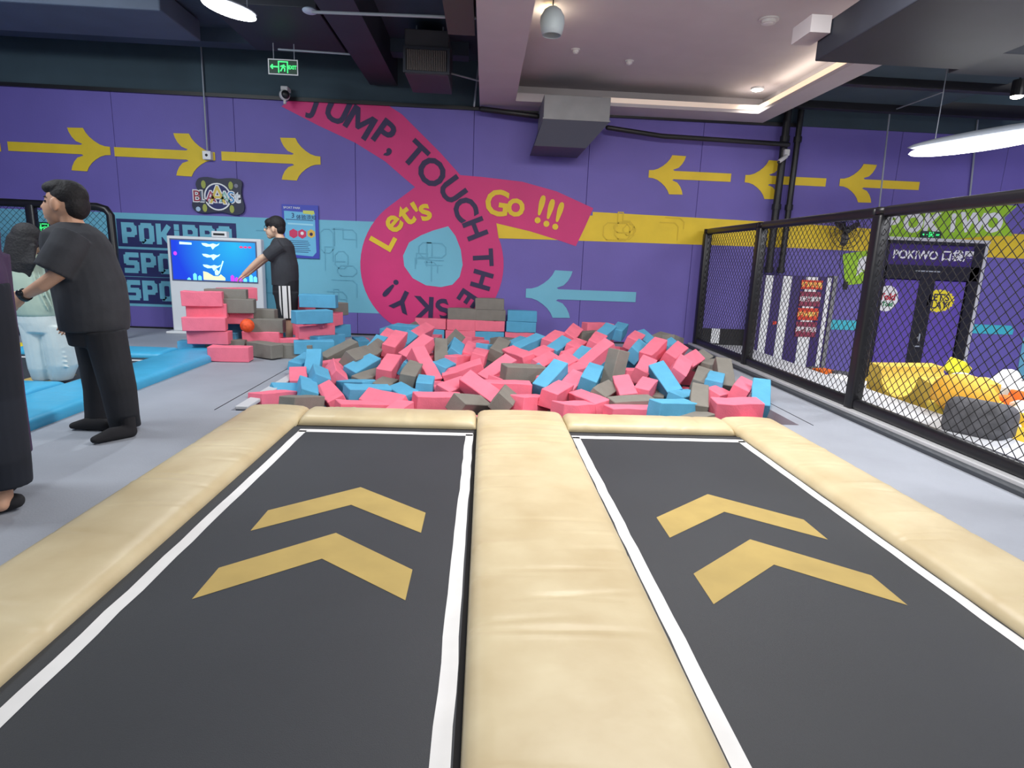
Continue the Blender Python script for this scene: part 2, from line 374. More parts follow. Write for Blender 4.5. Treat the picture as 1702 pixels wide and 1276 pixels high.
# ---------------------------------------------------------------- right part of the wall: door, striped notice board, lime lettering
def rect3(bm, x0,x1,z0,z1,y0,y1,bev=0): return box(bm, (x0,y0,z0),(x1,y1,z1),bev)
dx0,dx1 = 6.45,8.02; dz0,dz1 = -.55,1.80
bm = NB(); rect3(bm,dx0-.06,dx0+.02,dz0,dz1,WY-.10,WY); rect3(bm,dx1-.14,dx1+.03,dz0,dz1,WY-.10,WY); rect3(bm,dx0,dx1,1.22,1.44,WY-.10,WY); rect3(bm,dx0,dx1,dz1-.03,dz1+.02,WY-.12,WY)
struct('door_1', bm, blackm); dr = bpy.data.objects['door_1']
bm = NB(); rect3(bm,dx1+.03,dx1+.08,dz0,dz1+.04,WY-.11,WY); rect3(bm,dx0-.1,dx1+.08,dz1+.02,dz1+.07,WY-.13,WY); obj('outer_frame', bm, ledge_m, dr)
bm = NB(); rect3(bm,dx0+.02,dx1-.14,1.44,1.77,WY-.09,WY-.02); obj('header_sign', bm, mat('deep purple panel',(58,38,112),.5), dr)
text('POKiWO 口袋屋', .185, white, (7.22,WY-.094,1.61), dr, 'lettering', bold=.004)
sx0 = dx0+.02; mid = 7.20
for (a,b) in ((sx0,mid-.11),(mid+.11,dx1-.14)):
    bm = NB(); rect3(bm,a+.03,b-.02,dz0,1.20,WY-.075,WY-.05); o = obj('door_leaf', bm, mat('violet door film',(98,78,170),.35), dr)
bm = NB(); rect3(bm,mid-.13,mid+.13,dz0,1.22,WY-.085,WY-.04); obj('door_stile', bm, blackm, dr)
bm = NB(); cyl(bm,(mid+.0,WY-.12,.18),(mid+.0,WY-.12,.34),.012); box(bm,(mid-.06,WY-.125,.12),(mid+.03,WY-.1,.14)); ell(bm,(mid,WY-.1,.27),(.02,.02,.02)); obj('door_handle', bm, conduit, dr)
bm = NB(); box(bm,(6.95,WY-.13,1.34),(7.35,WY-.10,1.36)); obj('door_closer', bm, conduit, dr)
def disc(cx,cz,rx,rz,y,m,name,parent,n=28,spike=0):
    pts = []
    for i in range(n):
        k = 1+(spike if i%2 else 0); pts.append((cx+rx*k*math.cos(2*PI*i/n), cz+rz*k*math.sin(2*PI*i/n)))
    b = flat(pts, y); me = bpy.data.meshes.new(name); b.to_mesh(me); b.free(); return link(name, me, m, parent)
q = ay(1474,496,WY-.08); disc(q.x,q.z,.19,.21,WY-.078,white,'round_sticker',dr)
text('Toki', .15, mat('red print',(190,40,60),.6), (q.x,WY-.082,q.z+.03), dr, 'lettering', bold=.006); text('Toki', .1, mat('green print',(40,130,80),.6), (q.x+.02,WY-.082,q.z-.09), dr, 'lettering', bold=.004)
q = ay(1560,500,WY-.08); disc(q.x,q.z,.25,.17,WY-.078,mat('bright yellow print',(240,222,50),.5),'burst_sticker',dr,44,.12)
text("LET'S", .16, navy, (q.x,WY-.084,q.z+.06), dr, 'lettering', bold=.002); text("PLAY!", .16, navy, (q.x,WY-.084,q.z-.065), dr, 'lettering', bold=.002)
# lime mural pieces with white letters
mural('mural_lime_field', [(1462,350),(1500,344),(1600,336),(1690,342),(1668,362),(1682,392),(1640,392),(1560,400),(1466,400),(1470,372)], lime, 2, wb)
for i,ch in enumerate('POKiWO'):
    p = pz(1484+i*33, 370); text(ch, .40, white, (p.x,WY-.014-.002*(i%2),p.z), wb, 'mural_letter', (PI/2,-.05*(i%2),0), bold=.02)
mural('mural_lime_field', [(1400,422),(1470,412),(1462,468),(1404,474)], lime, 2, wb)
p = pz(1436,445); text('S', .42, white, (p.x,WY-.014,p.z), wb, 'mural_letter', bold=.04)
mural('mural_stripe', [(1374,531),(1470,534),(1470,550),(1374,547)], mat('aqua paint',(70,190,208),.6), 2, wb)
mural('mural_stripe', [(1600,538),(1680,541),(1684,548),(1682,556),(1600,553)], MATS['aqua paint'], 2, wb)
mural('mural_stripe', [(1700,560),(1760,560),(1760,660),(1683,660)], teal, 2, wb)
# striped notice board
b0 = ay(1268,455,9.5); 
nb = thing('notice_board', 'dark purple board with white vertical stripes and red notices left of the glass door', 'board', (5.0,9.5,-.5))
bm = NB(); box(bm,(4.46,9.46,-.55),(5.62,9.6,1.2),.01); obj('board_panel', bm, mat('dark purple board',(58,44,104),.5), nb)
for x0,x1,z0,z1 in ((4.52,4.64,-.55,1.19),(4.80,4.94,-.55,1.19),(5.17,5.36,-.55,1.19),(5.52,5.585,-.55,1.19)):
    bm = NB(); box(bm,(x0,9.452,z0),(x1,9.459,z1)); obj('white_stripe', bm, white, nb)
redm = mat('red notice',(214,66,44),.5); mar = mat('maroon notice',(140,54,78),.5)
for (z0,z1,mm,tx) in ((1.0,1.14,redm,'通知公告'),(.73,.96,mar,'场馆须知'),(.51,.70,redm,'注意事项'),(.24,.48,mar,'温馨提示')):
    bm = NB(); box(bm,(5.10,9.44,z0),(5.44,9.45,z1)); n_ = obj('notice', bm, mm, nb)
    text(tx, .085, mat('pale yellow print',(246,214,110),.5) if mm is redm else white, (5.27,9.437,(z0+z1)/2), nb, 'lettering', bold=.003)
bm = NB(); box(bm,(4.72,9.45,.42),(4.78,9.457,.47)); obj('sticker', bm, redm, nb)
bm = NB(); box(bm,(4.42,9.45,-.55),(4.46,9.62,1.22)); box(bm,(5.62,9.45,-.55),(5.68,9.62,1.22)); obj('board_frame', bm, galv, nb)
nb.location.x -= .08
# black pipes running down the wall
for i,(xa) in enumerate((4.52,4.72)):
    bm = NB(); cyl(bm,(xa,9.57,1.23),(xa,9.57,4.1),.055-.01*i,16)
    for z in (1.24,2.2,3.2): cyl(bm,(xa,9.57,z),(xa,9.57,z+.08),.07-.01*i,16)
    tag(obj('drain_pipe', bm, blackm, None, False), ['slimmer left black pipe running down the purple wall beside the notice board','right black pipe of the pair running down the purple wall'][i], 'pipe', 'black pipes on the wall')
bm = NB(); pts = [ay(800,181,9.45),ay(893,193,9.4)]; tube(bm, pts, [.04,.04], n=10); pts=[ay(1010,212,9.4),ay(1100,226,9.45),ay(1310,240,9.45)]; tube(bm, pts, [.035]*3, n=10)
tag(obj('wall_pipe', bm, blackm, None, True), 'long black pipe running along the top of the purple wall below the tray ceiling', 'pipe')
# ================================================================ TRAMPOLINES
def bed(name, x0,x1,y0,y1,label,wx0,wx1,wy1,chev):
    t = thing(name, label, 'trampoline', ((x0+x1)/2,(y0+y1)/2,0), 'runway trampolines')
    bm = NB(); box(bm,(x0,y0,.001),(x1,y1,.006)); obj('spring_cover', bm, gapm, t)
    bm = NB(); bmesh.ops.create_grid(bm, x_segments=24, y_segments=60, size=.5)
    bx0,bx1 = x0+.045, x1-.045; by1 = y1-.10
    for v in bm.verts:
        v.co = Vector((bx0+(v.co.x+.5)*(bx1-bx0), y0+(v.co.y+.5)*(by1-y0), .018))
    obj('bed', bm, bed_m, t, True)
    rnd = random.Random(int(x0*100)); wv = .055
    def strip(pts, wd):
        bm = NB(); L0 = []; L1 = []
        for i,p in enumerate(pts):
            d = (Vector(pts[min(i+1,len(pts)-1)])-Vector(pts[max(i-1,0)])).normalized(); n = Vector((-d.y,d.x)); j = rnd.uniform(-.003,.003)
            a = Vector(p)+n*(wd/2+j); b = Vector(p)-n*(wd/2-j); L0.append(bm.verts.new((a.x,a.y,.0193))); L1.append(bm.verts.new((b.x,b.y,.0193)))
        for i in range(len(pts)-1): bm.faces.new((L0[i],L1[i],L1[i+1],L0[i+1]))
        obj('boundary_line', bm, tape, t)
    N = 40; ys = [y0+.1+(wy1-y0-.1)*i/N for i in range(N+1)]
    strip([(wx0,y) for y in ys], wv); strip([(wx1,y) for y in ys], wv)
    strip([(wx0-wv/2+(wx1-wx0+wv)*i/14, wy1) for i in range(15)], .07)
    for c in chev:
        bm = NB(); vs = [bm.verts.new((p[0],p[1],.0194)) for p in c]
        bm.faces.new((vs[0],vs[3],vs[2],vs[1])); bm.faces.new((vs[0],vs[5],vs[4],vs[3]))
        obj('chevron', bm, gold, t)
    return t
cv = lambda cx,top: [(cx,top),(cx+.392,top-.327),(cx+.392,top-.555),(cx,top-.245),(cx-.392,top-.562),(cx-.392,top-.332)]
bed('runway_trampoline', -1.42,-.0,-1.2,4.47,'left black trampoline bed with white outline and two gold chevrons', -1.283,-.078,4.265,[cv(-.655,3.197),cv(-.655,2.628)])
bed('runway_trampoline', .63,2.05,-1.2,4.47,'right black trampoline bed with white outline and two gold chevrons', .712,1.962,4.265,[cv(1.315,3.195),cv(1.315,2.63)])
def pad(name, x0,x1,y0,y1,z,label,m,group,fold=1.,axis='y',cat='padding',seed=1,nl=None,rr=.055,parent=None,base=0.):
    """soft vinyl pad: domed section swept along its length, rounded ends, shallow folds across"""
    rnd = random.Random(seed); L_ = (y1-y0) if axis == 'y' else (x1-x0); W_ = (x1-x0) if axis == 'y' else (y1-y0)
    nl = nl or max(10,int(L_/.014)); prof = []; rh = min(.095, W_*.25)
    for i in range(5): a = i/4*PI/2; prof.append((-W_/2+rh*(1-math.cos(a)**.8), (z-rr)+rr*math.sin(a)**.9))
    for i in range(1,12): u = i/12; prof.append((-W_/2+rh+u*(W_-2*rh), z+.006*math.sin(u*PI)))
    for i in range(5): a = PI/2-i/4*PI/2; prof.append((W_/2-rh*(1-max(0,math.cos(a))**.8), (z-rr)+rr*math.sin(a)**.9))
    prof = [(-W_/2+.004,base)]+prof+[(W_/2-.004,base)]
    folds = [(rnd.uniform(0,L_), rnd.uniform(-1,1), rnd.uniform(.010,.022), rnd.choice((-1,1))*rnd.uniform(.002,.007)*fold, rnd.uniform(-.8,.8)) for _ in range(int(L_*9))]
    bm = NB(); rings = []
    for k in range(nl+1):
        s = k/nl*L_; e = min(s, L_-s); sc = 1.0; zs = 1.0
        if e < rr: zs = math.sqrt(max(0,1-(1-e/rr)**2))*.75+.25; sc = 1-.02*(1-e/rr)
        ring = []
        for (u,h) in prof:
            dz = 0
            if h > z-rr:
                for (fs,fc,fw,fa,sl) in folds:
                    d = s-fs-sl*(u/W_)*.12
                    if abs(d) < .06: dz += fa*math.exp(-(d/fw)**2)*max(0,1-abs(u/W_*2-fc)*.9)*(1 if fa else 0)
            hh = base+(h-base)*zs+dz
            p = (u*sc, s) 
            if axis == 'y': ring.append(bm.verts.new(((x0+x1)/2+p[0], y0+p[1], hh)))
            else: ring.append(bm.verts.new((x0+p[1], (y0+y1)/2-p[0], hh)))
        rings.append(ring)
    for r0,r1 in zip(rings,rings[1:]):
        for j in range(len(prof)-1): bm.faces.new((r0[j],r0[j+1],r1[j+1],r1[j]))
    bm.faces.new(rings[0]); bm.faces.new(rings[-1][::-1])
    o = obj(name, bm, m, parent, True)
    if parent is None: tag(o, label, cat, group)
    return o
G1 = 'cream pads round the runway trampolines'
pad('safety_pad', -1.86,-1.375,-1.3,4.82,.075,'cream pad along the left side of the left trampoline',cream,G1,seed=2)
pad('safety_pad', -.025,.665,-1.3,4.80,.085,'wide cream pad between the two trampolines',cream,G1,1.2,seed=3)
pad('safety_pad', 2.0,2.47,-1.3,4.82,.075,'cream pad along the right side of the right trampoline',cream,G1,1.2,seed=4)
pad('safety_pad', -1.372,-.03,4.44,4.81,.078,'cream pad across the far end of the left trampoline, before the foam pit',cream,G1,1.,'x',seed=5)
pad('safety_pad', .67,1.996,4.44,4.80,.078,'cream pad across the far end of the right trampoline, before the foam pit',cream,G1,1.,'x',seed=6)
# ---------------------------------------------------------------- blue trampoline court, left
G2 = 'blue pads of the left court'
pad('safety_pad', -3.66,-3.1,2.2,7.46,.09,'long blue pad along the near edge of the left court',bluepad,G2,.4,seed=7)
pad('safety_pad', -8.0,-3.67,4.75,5.42,.085,'blue pad across the near end of the left court, under the long haired person',bluepad,G2,.4,'x',seed=8)
pad('safety_pad', -5.35,-3.67,6.98,7.46,.085,'blue pad across the far end of the left court, before the screen kiosk',bluepad,G2,.4,'x',seed=9)
pad('safety_pad', -5.62,-5.36,5.5,7.46,.08,'bright yellow pad glimpsed left of the white trousers',yelpad,None,.3,seed=10)
pad('safety_pad', -7.4,-5.63,6.98,7.46,.085,'short blue pad at the far left of the left court',bluepad,G2,.4,'x',seed=12)
t = thing('court_trampoline','black trampoline bed with white outline inside the blue pads','trampoline',(-4.5,6.2,0))
bm = NB(); box(bm,(-5.36,5.42,.001),(-3.67,6.98,.02)); obj('bed', bm, bed_m, t)
for a in ((-5.3,6.78,-3.75,6.84),(-3.80,5.5,-3.75,6.84),(-5.3,5.5,-5.25,6.84)):
    bm = NB(); box(bm,(a[0],a[1],.02),(a[2],a[3],.023)); obj('boundary_line', bm, tape, t)
bm = NB(); box(bm,(-4.25,5.6,.02),(-3.95,5.95,.0225)); obj('chevron', bm, gold, t)
# ================================================================ NET FENCES
def net(bm, P, u, v, U, V, pitch, r):
    """diamond netting over the rectangle P + a*u + b*v, 0<=a<=U, 0<=b<=V"""
    for sgn in (1,-1):
        k = int((U+V)/pitch)+2
        for i in range(-k,k+1):
            c = i*pitch  # line b = sgn*a + c
            pts = []
            for a in (0,U):
                b = sgn*a+c
                if -1e-9 <= b <= V+1e-9: pts.append((a,b))
            for b in (0,V):
                a = (b-c)*sgn
                if 0 < a < U: pts.append((a,b))
            if len(pts) < 2: continue
            pts.sort(); a, b = pts[0], pts[-1]
            if abs(a[0]-b[0]) < .02: continue
            A_ = P+u*a[0]+v*a[1]; B_ = P+u*b[0]+v*b[1]; n = u.cross(v)*(r*.4*sgn)
            tube(bm, [A_+n,B_+n], [r,r], n=3, cap=False, ref=u.cross(v))
fe = thing('net_fence','tall black padded fence with diamond netting along the right side','fence',(3.47,5.3,0))
FX = 3.47; ys = [9.55,7.66,5.32,2.98,.64]
for y in ys:
    bm = NB(); box(bm,(FX-.058,y-.06,.0),(FX+.058,y+.06,1.80),.025,3); obj('post', bm, black, fe, True)
for y1,y0 in zip(ys,ys[1:]):
    bm = NB(); box(bm,(FX-.045,y0+.056,1.775),(FX+.045,y1-.056,1.865),.03,3); obj('top_rail', bm, black, fe, True)
    bm = NB(); box(bm,(FX-.045,y0+.056,.058),(FX+.045,y1-.056,.15),.025,3); obj('bottom_rail', bm, black, fe, True)
    bm = NB(); net(bm, Vector((FX,y0+.05,.15)), Vector((0,1,0)), Vector((0,0,1)), y1-y0-.1, 1.63, .088, .0035)
    o = obj('netting', bm, mat('black net cord',(18,18,20),.8), fe); o['kind'] = 'stuff'
    bm = NB(); cyl(bm,(FX,y1,1.80),(FX,y1,1.86),.06,12); obj('post_cap', bm, black, fe, True)
f2 = thing('net_fence','lower black padded net fence before the teal wall on the left','fence',(-6.5,8.5,0))
Yf = 8.5
def lp(px,py): return ay(px,py,Yf)
c1 = lp(183,352)
zt = lp(150,343).z
bm = NB(); tube(bm, [Vector((-8.9,Yf,zt+.02)),Vector((c1.x-.16,Yf,zt)),Vector((c1.x-.05,Yf,zt-.03)),Vector((c1.x,Yf,zt-.10)),Vector((c1.x+.02,Yf,.05))], [.05,.05,.05,.05,.05], n=12); obj('padded_frame', bm, black, f2, True)
xp = lp(58,400).x
for x in (xp,xp-1.1): 
    bm = NB(); box(bm,(x-.055,Yf-.05,.0),(x+.055,Yf+.05,zt),.02); obj('post', bm, black, f2, True)
bm = NB(); box(bm,(-8.9,Yf-.04,.02),(c1.x+.02,Yf+.04,.12),.02); obj('bottom_rail', bm, black, f2)
bm = NB(); net(bm, Vector((-8.9,Yf,.1)), Vector((1,0,0)), Vector((0,0,1)), 8.9+c1.x, zt-.1, .085, .003); o = obj('netting', bm, MATS['black net cord'], f2); o['kind']='stuff'
# ================================================================ FOAM BLOCKS
BL, BS = .47, .165
def block_mesh(L_, S_, seed):
    rnd = random.Random(seed); bm = NB(); bmesh.ops.create_cube(bm, size=1)
    bmesh.ops.scale(bm, vec=(L_,S_,S_), verts=bm.verts)
    bmesh.ops.subdivide_edges(bm, edges=[e for e in bm.edges if abs(e.verts[0].co.x-e.verts[1].co.x) > .1], cuts=2)
    for v in bm.verts: v.co += Vector((rnd.uniform(-.004,.004),rnd.uniform(-.005,.005),rnd.uniform(-.005,.005)))
    bmesh.ops.bevel(bm, geom=[e for e in bm.edges if e.calc_face_angle(0) > .5], offset=.006, segments=1, affect='EDGES')
    me = bpy.data.meshes.new('foam_block'); bmesh.ops.recalc_face_normals(bm, faces=bm.faces); bm.to_mesh(me); bm.free(); return me
VAR = {}
for c in 'PBG':
    VAR[c] = []
    for k in range(4):
        me = block_mesh(BL*(1-.03*k*.5), BS*(1+.02*(k-1)), ord(c)*7+k); me.materials.append(FOAM[c][1]); VAR[c].append(me)
cnt = [0]
def block(c, mid, d, roll, label, group, me=None):
    cnt[0] += 1
    d = d.normalized(); s, o = frame(d, Vector((0,0,1)))
    M = Matrix((d, o*-1, s)).transposed()
    if M.determinant() < 0: M = Matrix((d, o, s)).transposed()
    M = M.to_4x4()@Matrix.Rotation(math.radians(roll),4,'X'); M.translation = mid
    ob = bpy.data.objects.new('foam_block', me or VAR[c][cnt[0]%4]); COL.objects.link(ob); ob.matrix_world = M
    tag(ob, label, 'foam block', group); return ob
def Yof(y):
    T = [(700,5.05),(680,5.3),(660,5.6),(640,6.0),(620,6.4),(600,6.9),(580,7.5),(560,8.2),(545,8.75),(530,9.0)]
    for (a,A1),(b,B1) in zip(T,T[1:]):
        if b <= y <= a: return A1+(B1-A1)*(a-y)/(a-b)
    return 5.0 if y > 700 else 9.0
# colour, first end (px,py), second end (px,py), s (+1 second end lies farther, -1 nearer), depth shift, roll
PB = [
('B',490,614,515,598,1,.1,10),('B',517,638,523,588,1,-.25,0),('B',532,638,528,620,1,-.15,25),('P',497,646,495,622,1,.0,0),('B',452,656,520,655,1,.1,30),('B',512,662,508,640,1,-.1,20),
('P',425,668,480,662,1,.05,0),('G',478,674,525,671,1,.1,0),('P',560,632,555,612,1,.05,42),('B',580,624,622,601,1,.05,20),('P',637,626,655,600,1,-.05,5),('B',574,656,648,656,1,.0,8),
('P',541,648,563,674,-1,.1,25),('P',610,664,672,678,-1,.05,35),('G',540,600,590,574,1,.1,10),('G',578,600,612,590,1,-.05,35),('G',592,640,640,624,1,.3,10),('G',610,594,632,576,1,-.1,30),
('B',606,600,636,566,1,.0,10),('P',628,580,650,556,1,.0,20),('P',645,584,666,560,1,-.2,10),('B',664,574,682,560,1,.0,30),('P',672,600,714,567,1,-.25,15),('P',690,584,720,638,-1,-.05,5),
('G',733,612,732,570,1,.1,5),('G',742,580,760,560,1,.0,40),('B',752,592,758,574,1,.0,35),('P',775,596,784,578,1,.1,20),('P',748,603,778,600,1,.1,0),('P',793,600,800,590,1,.1,10),
('G',822,592,836,572,1,.0,20),('P',845,588,880,602,-1,.1,15),('B',858,584,898,565,1,.0,10),('G',672,556,692,546,1,.1,45),('B',656,548,702,552,-1,-.1,5),('B',640,556,660,548,1,.3,0),('P',688,562,712,548,1,.0,25),
('G',676,634,690,612,1,.0,10),('B',676,618,692,604,1,.1,30),('B',725,618,745,610,1,.1,20),('P',736,632,806,610,1,.1,12),('P',803,634,848,602,1,.0,20),('G',838,619,900,621,1,-.05,5),('B',868,634,900,618,1,.1,30),
('B',897,650,932,610,1,-.1,10),('P',772,630,830,672,-1,-.1,30),('P',733,656,772,642,1,.1,20),('P',806,646,880,648,1,.0,3),('B',658,650,686,666,-1,.1,15),('B',704,650,708,636,1,.1,5),
('P',690,668,765,669,1,.05,8),('G',757,674,800,676,1,.0,30),('G',832,674,842,658,1,.0,38),('P',858,672,900,671,1,.1,0),('P',910,664,938,648,1,.0,10),('P',930,662,962,628,1,.1,15),
('P',958,662,1002,680,-1,.0,12),('P',926,685,980,684,1,.05,0),('B',975,642,988,616,1,-.1,15),('G',990,662,1014,648,1,.05,30),('G',1012,652,1030,580,1,-.3,3),('P',968,612,1014,574,1,-.15,20),
('P',1062,626,1076,604,1,.0,20),('P',1064,658,1078,640,1,.0,8),('P',1032,636,1046,668,-1,.1,10),('G',1013,678,1084,674,1,.0,5),('B',1088,681,1144,680,1,.05,3),('B',1090,612,1122,658,-1,.0,20),
('P',1122,628,1134,604,1,-.1,32),('G',1160,685,1162,650,1,.05,5),('G',1160,645,1168,622,1,.1,15),('P',1072,598,1098,572,1,-.1,8),('P',1110,598,1130,580,1,.05,30),('P',1136,608,1156,596,1,.05,40),
('B',1052,592,1064,576,1,.0,35),('P',1048,572,1060,562,1,.1,20),('B',1062,558,1084,576,-1,.1,15),('G',1088,570,1104,562,1,.2,10),('B',1104,584,1118,574,1,.1,30),('B',994,566,1014,547,1,-.1,15),
('B',1024,557,1034,545,1,.0,8),('P',972,545,1014,546,1,.0,3),('G',960,562,990,558,1,.1,0),('P',942,566,956,550,1,-.1,30),('P',984,578,996,563,1,-.1,20),('P',908,575,930,560,1,-.1,10),
('B',915,588,940,570,1,.1,20),('P',948,584,964,574,1,.1,15),('P',936,600,964,590,1,.05,25),('P',883,598,910,586,1,.05,15),('P',890,612,918,598,1,.05,25),('P',926,610,946,600,1,.1,30),
('B',952,612,976,586,1,.1,10),('P',932,626,968,616,1,.2,10),('G',1168,614,1202,608,1,.3,5),('G',1206,650,1199,602,1,.0,5),('B',1184,646,1190,630,1,.1,5),('P',1178,662,1198,658,1,.1,20),
('P',1226,656,1238,642,1,.05,20),('B',1262,684,1265,640,1,.05,0),('P',1184,680,1262,680,1,-.05,8),('G',1153,606,1170,594,1,.1,30),('P',735,592,700,610,-1,.4,10),('P',820,640,846,640,1,.3,12),('B',850,580,872,570,1,.2,8),
('G',1126,572,1110,566,-1,.2,8),('P',1010,690,1080,690,1,.0,0),('P',560,682,640,684,1,.1,0),('B',800,582,828,584,1,.2,0),('P',900,640,925,634,1,.2,10),('P',700,646,735,650,-1,.25,10),('G',630,652,648,640,1,.2,10),('B',1120,668,1150,662,1,.3,10)]
info = []
for (c,x1,y1,x2,y2,s,dy,roll) in PB:
    Y = Yof((y1+y2)/2)+dy
    r2 = ray(x2,y2); Lw = BL-.02
    # place first end so that the middle of the block is near depth Y
    best = None
    for it in range(12):
        Y1 = Y-s*(.0 if best is None else best)
        p1 = ay(x1,y1,Y1); o_ = Vector((0,0,EYE)); rn = r2.normalized()
        t0 = (p1-o_).dot(rn); h2 = Lw*Lw-((p1-o_)-rn*t0).length_squared
        if h2 <= 0: p2 = o_+rn*t0; break
        p2 = o_+rn*(t0+s*math.sqrt(h2)); best = abs(p2.y-p1.y)/2
    mid = (p1+p2)/2; d = p2-p1
    if mid.z < -.45: mid.z = -.45
    info.append([c,mid,d,roll,(x1+x2)/2,(y1+y2)/2])
def segd(a,b):
    c1,d1,c2,d2 = a[1],a[2].normalized()*(BL/2-.08),b[1],b[2].normalized()*(BL/2-.08)
    best = 9
    for i in range(5):
        p = c1+d1*(i/2-1); q = c2+d2*max(-1,min(1,(p-c2).dot(d2)/d2.length_squared)); best = min(best,(p-q).length)
        p = c2+d2*(i/2-1); q = c1+d1*max(-1,min(1,(p-c1).dot(d1)/d1.length_squared)); best = min(best,(p-q).length)
    return best
eyeP = Vector((0,0,EYE)); base = [it[1].copy() for it in info]
for it_ in range(40):
    for i in range(len(info)):
        for j in range(i+1,len(info)):
            a,b = info[i],info[j]
            if abs(a[1].x-b[1].x) > .5 or abs(a[1].y-b[1].y) > .5: continue
            dd = segd(a,b)
            if dd < .15:
                n_,f_ = (i,j) if (base[i]-eyeP).length < (base[j]-eyeP).length else (j,i); st = (.15-dd)*.35
                for k_,sg in ((n_,-1),(f_,1)):
                    r_ = (info[k_][1]-eyeP); q = info[k_][1]+r_.normalized()*st*sg
                    if (q-base[k_]).length < .42 and PY0+.12 < q.y < 9.3 and q.z > -.5: info[k_][1] = q
def row(y): return 0 if y > 655 else 1 if y > 632 else 2 if y > 612 else 3 if y > 590 else 4 if y > 570 else 5
RN = ['beside the cream pad','one row behind the cream pad','in the front of the heap','in the middle of the heap','in the rear of the heap','at the heap back edge']
ORD = ['first','second','third','fourth','fifth','sixth','seventh','eighth','ninth','tenth','eleventh','twelfth','thirteenth','fourteenth','fifteenth','sixteenth','seventeenth','eighteenth']
rows = {}
for it in info: rows.setdefault((it[0],row(it[5])),[]).append(it)
for k,v in rows.items():
    v.sort(key=lambda a:a[4])
    for i,it in enumerate(v):
        d = it[2].normalized()
        pose = 'standing on end' if abs(d.z) > .75 else 'lying crosswise' if abs(d.x) > .8 else 'end-on' if abs(d.y) > .8 else 'tilted'
        n = FOAM[it[0]][0]
        lab = '%s foam block %s %s, %s %s from left'%(n,pose,RN[k[1]],ORD[i],n)
        block(it[0],it[1],it[2],it[3],lab,'foam blocks in the pit')
# deeper blocks that fill the pit below the visible ones
for i in range(9):
    for j in range(9):
        x = PX0+.30+(PX1-PX0-.6)*i/8+random.uniform(-.08,.08); y = PY0+.3+(PY1-PY0-.6)*j/8+random.uniform(-.08,.08)
        a = random.uniform(0,PI); d = Vector((math.cos(a),math.sin(a),random.uniform(-.2,.2))); c = random.choice('PPPBBG')
        z = -.10+.02*j; new = [c,Vector((x,y,z)),d]
        while z > -.7 and any((o[1]-new[1]).length < .5 and segd(o,new) < .155 for o in info): z -= .05; new[1].z = z
        if z > -.45:
            info.append(new+[0,0,0]); block(c, new[1], d, 0, '%s foam block glimpsed in gaps below the top of the heap'%FOAM[c][0], '%s foam blocks deep in the pit'%FOAM[c][0])
# stacked wall of blocks behind the pit
def stack(x0px, rows_, col):
    x0 = ay(x0px,545,9.42).x
    for k,c in enumerate(rows_):
        n = FOAM[c][0]; pos = ['bottom','second from bottom','third from bottom','top'][k] if k < len(rows_)-1 else 'top'
        block(c, Vector((x0+.225+.01*((k*7)%3-1), 9.42, .084+k*.168)), Vector((1,.02*((k*5)%3-1),0)), 0, '%s foam block, %s of the %s stack against the swirl wall'%(n,pos,col), 'stacked blocks at the back wall')
stack(692,'BP','leftmost'); stack(743,'PPG','second'); stack(790,'BPGG','tallest'); stack(842,'PBB','rightmost')
# little fort of blocks round the boy: colour, centre px, depth, yaw, roll, label
FT = [('P',338,496,7.45,12,'top front pink block of the tilting tower by the screen kiosk'),('G',377,491,7.60,12,'grey block beside the top pink one on the tower by the kiosk'),('P',394,489,7.95,40,'pink block at the back right of the tower top by the kiosk'),
('P',346,515,7.50,8,'pink block second from the top of the tower by the kiosk'),('G',392,508,7.58,10,'long grey block second from the top, jutting right from the tower'),('P',341,538,7.35,14,'pink block in the middle of the tower, left end'),
('P',389,526,7.66,14,'pink block in the middle of the tower, right end'),('G',428,524,7.75,3,'upper grey block right of the tower, above the orange ball'),('G',442,541,7.65,5,'lower grey block right of the orange ball'),
('P',349,560,7.40,4,'pink block low on the tower, under the middle pink pair'),('B',374,544,7.85,20,'blue block half hidden inside the tower'),('B',396,560,7.75,85,'blue block end in the gap beside the orange ball'),('P',437,562,7.62,2,'long pink block under the orange ball'),
('B',333,577,7.50,10,'blue block on the floor at the foot of the tower'),('G',378,575,7.50,4,'dark grey block lying behind the front pink one'),('P',383,587,7.05,3,'pink block lying alone in front of the tower'),
('G',440,581,7.35,-32,'grey block angled on the floor right of the front pink one'),('P',486,572,7.65,8,'pink block on the floor before the boy'),('G',489,584,7.42,4,'grey block on the floor before the boy'),
('B',530,500,7.95,3,'blue block topmost of the corner stack behind the boy'),('P',506,504,8.5,-15,'dark pink block close behind the boy'),('B',519,526,7.55,40,'blue block jutting towards the viewer from the corner stack'),('P',545,531,7.9,70,'pink block upright side of the corner stack'),
('P',524,551,7.75,32,'pink block in the corner stack below the jutting blue one'),('G',552,514,8.2,60,'grey block at the rear of the corner stack'),('B',522,576,7.45,18,'blue block at the bottom front of the corner stack'),('B',545,567,7.75,60,'blue block low on the right of the corner stack'),
('B',556,551,8.15,60,'blue block at the back right of the corner stack'),('B',455,548,8.3,10,'blue block glimpsed behind the boy and the grey pair'),('P',512,544,7.95,75,'dark pink block beside the boy shins')]
for i,(c,px,py,Y,yaw,lab) in enumerate(FT):
    p = ay(px,py,Y); a = math.radians(yaw)
    if p.z < BS/2: p.z = BS/2+.002
    block(c, p, Vector((math.cos(a),math.sin(a),0)), 0, lab, 'foam blocks built up round the boy')
# ball
p = ay(411,541,7.45); t = bmesh.new(); ell(t, p, (.082,.082,.082), None, 28, 18)
tag(obj('toy_ball', t, mat('orange ball',(232,84,34),.6,.25,30), None, True), 'small bright orange ball resting on the foam blocks', 'ball')
